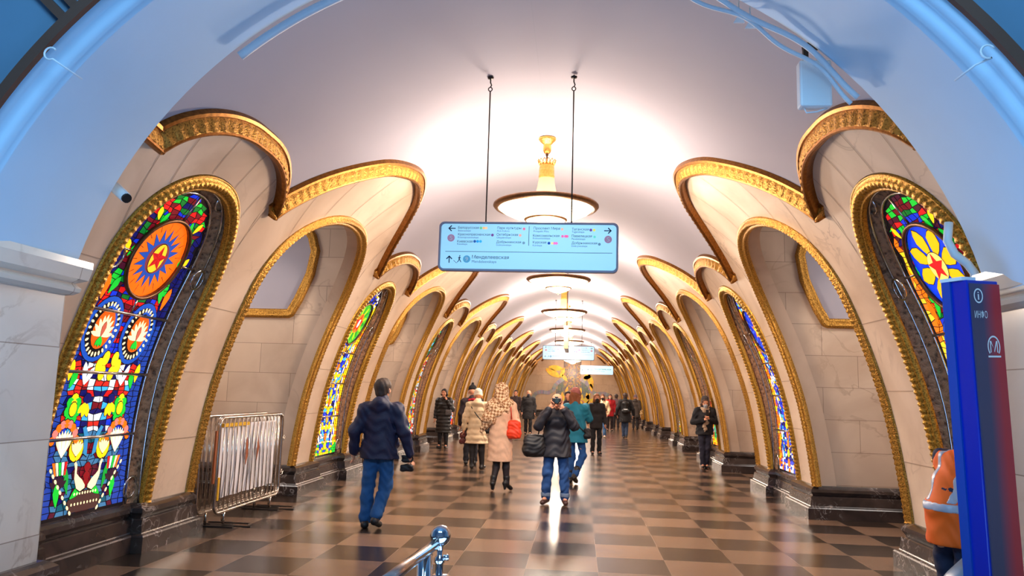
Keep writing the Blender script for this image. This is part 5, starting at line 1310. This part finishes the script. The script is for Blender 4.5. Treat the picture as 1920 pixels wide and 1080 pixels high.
# 9..16 people further away
person('man in dark jacket just behind the photographer', (.2, 12.5, 0), PI, 1.70, h=.018, parts=[jacket((44, 30, 36), .75, 1.05), trousers((28, 28, 36)), shoes('leather'), hair((44, 32, 28))])
person('woman with black face mask beside the woman in teal', (.98, 13.6, 0), PI+.2, 1.66, h=.018, parts=[jacket((32, 28, 32), .75, 1.0), trousers((26, 26, 32)), shoes('leather'), hair((140, 84, 44), .1), mask((24, 22, 24))])
L11 = (1.42, 22.5, 0)
person('woman in cream fleece jacket, jeans and black face mask walking towards the camera', L11, PI, 1.66, dict(ell=(-.28, 0, 1.13), wrl=(-.22, .14, .95), ftl=(-.18, .2, .9), elr=(.28, .02, 1.13), wrr=(.1, .2, 1.18), ftr=(.05, .22, 1.25), knl=(-.09, .08, .5), anl=(-.1, .05, .09), tol=(-.1, .2, .03)), h=.018, parts=[jacket((238, 210, 168), .86, 1.12, a=.01), trousers((70, 110, 160), 1.1, .06), shoes((226, 210, 190), 1.1), hair((96, 56, 36), .12), mask((20, 18, 20))])
soft_bag('belt_bag', 'brown bag worn across the front of the woman in cream fleece', L11, PI, (-.08, .17, 1.08), (.12, .06, .08), (84, 44, 34), [[(.12, .16, 1.35), (.02, .19, 1.2), (-.06, .19, 1.1)]], h=.016)
person('woman in red jacket behind the woman in cream fleece', (1.95, 28.2, 0), PI, 1.68, h=.022, parts=[jacket((176, 22, 32), .7, 1.0), trousers((40, 32, 36)), shoes('leather'), hair((70, 40, 28), .12), mask((200, 170, 150))])
L13 = (2.3, 22.3, 0)
person('man in black jacket with a backpack walking away on the right', L13, 0, 1.74, dict(knl=(-.07, .08, .5), anl=(-.05, .05, .09), tol=(-.06, .2, .03), knr=(.06, .03, .5), anr=(.04, -.12, .12), tor=(.05, .0, .035), ell=(-.3, -.04, 1.13), wrl=(-.34, .03, .9), elr=(.3, -.04, 1.13), wrr=(.34, .03, .9)), h=.018, parts=[jacket((22, 20, 24), .62, 1.12, None, .02, True), trousers((40, 58, 86)), shoes('leather'), hair((60, 40, 30))])
o = world_pt(L13, 0, (0, -.2, 1.2)); r = empty('backpack', o, 0, 'black backpack with a pale label on the back of the man on the right', 'bag')
m = MB(); flesh(m, [((-.09, 0, -.16), (.09, 0, -.16), .08, .08), ((-.08, 0, .14), (.08, 0, .14), .07, .07), ((0, 0, -.15), (0, 0, .15), .09, .09)], .016, .06); m.build('pack', LEATHER, r)
m = MB(); m.box((-.07, -.1, -.1), (.07, -.085, -.06)); m.build('pale_patch', M['white'], r)
for s in (-1, 1):
    m = MB(); m.tube([(s*.09, .02, .18), (s*.1, .09, .25), (s*.11, .2, .24), (s*.12, .27, .1)], .015, 6); m.build('shoulder_strap', LEATHER, r)
person('distant person left of the man with backpack', (2.35, 30.5, 0), 0, 1.7, h=.024, face=False, parts=[jacket((96, 74, 78), .7), trousers((40, 36, 40)), shoes('leather'), hair((50, 36, 30))])
person('person in grey coat with a hood walking away by the right wall', (3.3, 30.6, 0), -.2, 1.68, h=.022, face=False, parts=[jacket((72, 64, 60), .62, 1.15, None, .03, True), trousers((40, 36, 38)), shoes('leather'), beanie((120, 100, 110), .01, low=.05)])
soft_bag('shoulder_bag', 'pale bag beside the person in grey coat', (3.3, 30.6, 0), -.2, (.28, .0, .85), (.08, .08, .2), (190, 160, 110), h=.018)
L15 = (3.47, 10.59, 0)
person('woman in black jacket, grey beanie and long scarf reading her phone by the right wall', L15, PI+.05, 1.66, dict(head=(0, .05, 1.6), ell=(-.29, .0, 1.14), wrl=(-.06, .24, 1.2), ftl=(.0, .27, 1.28), elr=(.29, .0, 1.14), wrr=(.06, .24, 1.18), ftr=(.02, .28, 1.26), anl=(-.03, .02, .09), tol=(-.05, .15, .03), knl=(-.06, .03, .5), knr=(.07, .03, .5), anr=(.06, .05, .09), tor=(.09, .18, .03)), h=.014, tilt=-.3,
       parts=[jacket((20, 20, 28), .82, 1.12, a=.008), trousers((28, 28, 48), 1.04, .08), shoes('leather', .95), beanie((64, 60, 62), .03), hair((90, 60, 40), .05), scarf((170, 146, 124), .5), mask((150, 160, 170))])
o = world_pt(L15, PI+.05, (.0, .3, 1.3)); r = empty('mobile_phone', o, PI+.05, 'dark phone in the hands of the woman in grey beanie', 'phone')
m = MB(); m.box((-.035, -.005, -.07), (.035, .005, .07)); m.build('phone_case', LEATHER, r, bevel=.004)
m = MB(); m.box((-.031, -.007, -.064), (.031, -.005, .064)); m.build('phone_screen', mat('phone screen', (120, 130, 150), .1, emit=.3), r)
# 16 station worker partly behind the pillar, with a floor washing machine
L16 = (3.02, -2.55, 0)
person('station worker in orange high visibility vest behind the information pillar', L16, -1.2, 1.62, dict(chest=(0, .12, 1.26), neck=(0, .2, 1.4), head=(0, .28, 1.52), shl=(-.18, .13, 1.36), shr=(.18, .13, 1.36), ell=(-.18, .34, 1.16), wrl=(-.1, .46, 1.0), ftl=(-.09, .56, .97), elr=(.18, .34, 1.16), wrr=(.1, .46, 1.0), ftr=(.09, .56, .97)), h=.014,
       parts=[jacket((32, 36, 66), .9, .94), trousers((36, 40, 66)), shoes('leather'), hair((40, 30, 26))])
rt = [o for o in COL.objects if o.name.startswith('person') and 'orange high vis' in o.get('label', '')][0]; kk = 1.62/1.75
VEST = mat('orange vest', (255, 104, 10), .7); REFL = mat('silver reflective band', (176, 184, 200), .35)
tor = [((0, 0, 1.0), (0, .12, 1.26), .19, .195, (1, .78, 1)), ((-.15, .12, 1.33), (.15, .12, 1.33), .098, .098), ((0, 0, .82), (0, 0, 1.0), .2, .19, (1, .78, 1))]
S2 = lambda pr, d=0: [tuple([np.array(p[0])*kk, np.array(p[1])*kk, (p[2]+d)*kk, (p[3]+d)*kk]+list(p[4:])) for p in pr]
mb = MB(); flesh(mb, S2(tor), .013, .03, [((0, 0, -1), -.76*kk)], folds(.006)); vs = mb.build('safety_vest', VEST, rt)
for z0, z1 in ((1.0, 1.06),):
    mb = MB(); flesh(mb, S2(tor, .004), .01, .03, [((0, 0, -1), -z0*kk), ((0, 0, 1), z1*kk)], folds(.006)); mb.build('reflective_band', REFL, rt)
mb = MB(); flesh(mb, S2(tor, .004), .01, .03, [((0, 0, -1), -1.06*kk), (lambda X, Y, Z: np.abs(np.abs(X)-.1)-.025, 0)], folds(.006)); mb.build('reflective_brace', REFL, rt)
o = (2.92, -3.0, 0)
r = empty('floor_washer', o, -.2, 'rounded blue grey floor washing machine at the lower right edge', 'cleaning machine')
TUB = mat('blue grey plastic tub', (86, 128, 156), .3)
mb = MB(); flesh(mb, [((-.06, -.2, .3), (.2, -.2, .3), .2, .2), ((-.06, .25, .3), (.2, .25, .3), .2, .2), ((-.02, -.15, .5), (.2, .2, .58), .2, .2)], .02, .06, [((0, 0, -1), -.08)]); mb.build('tank', TUB, r)
for x in (-.1, .24):
    for y_ in (-.25, .3):
        mb = MB(); mb.tube([(x-.02, y_, .06), (x+.02, y_, .06)], .06, 14); mb.build('wheel', M['dark'], r)
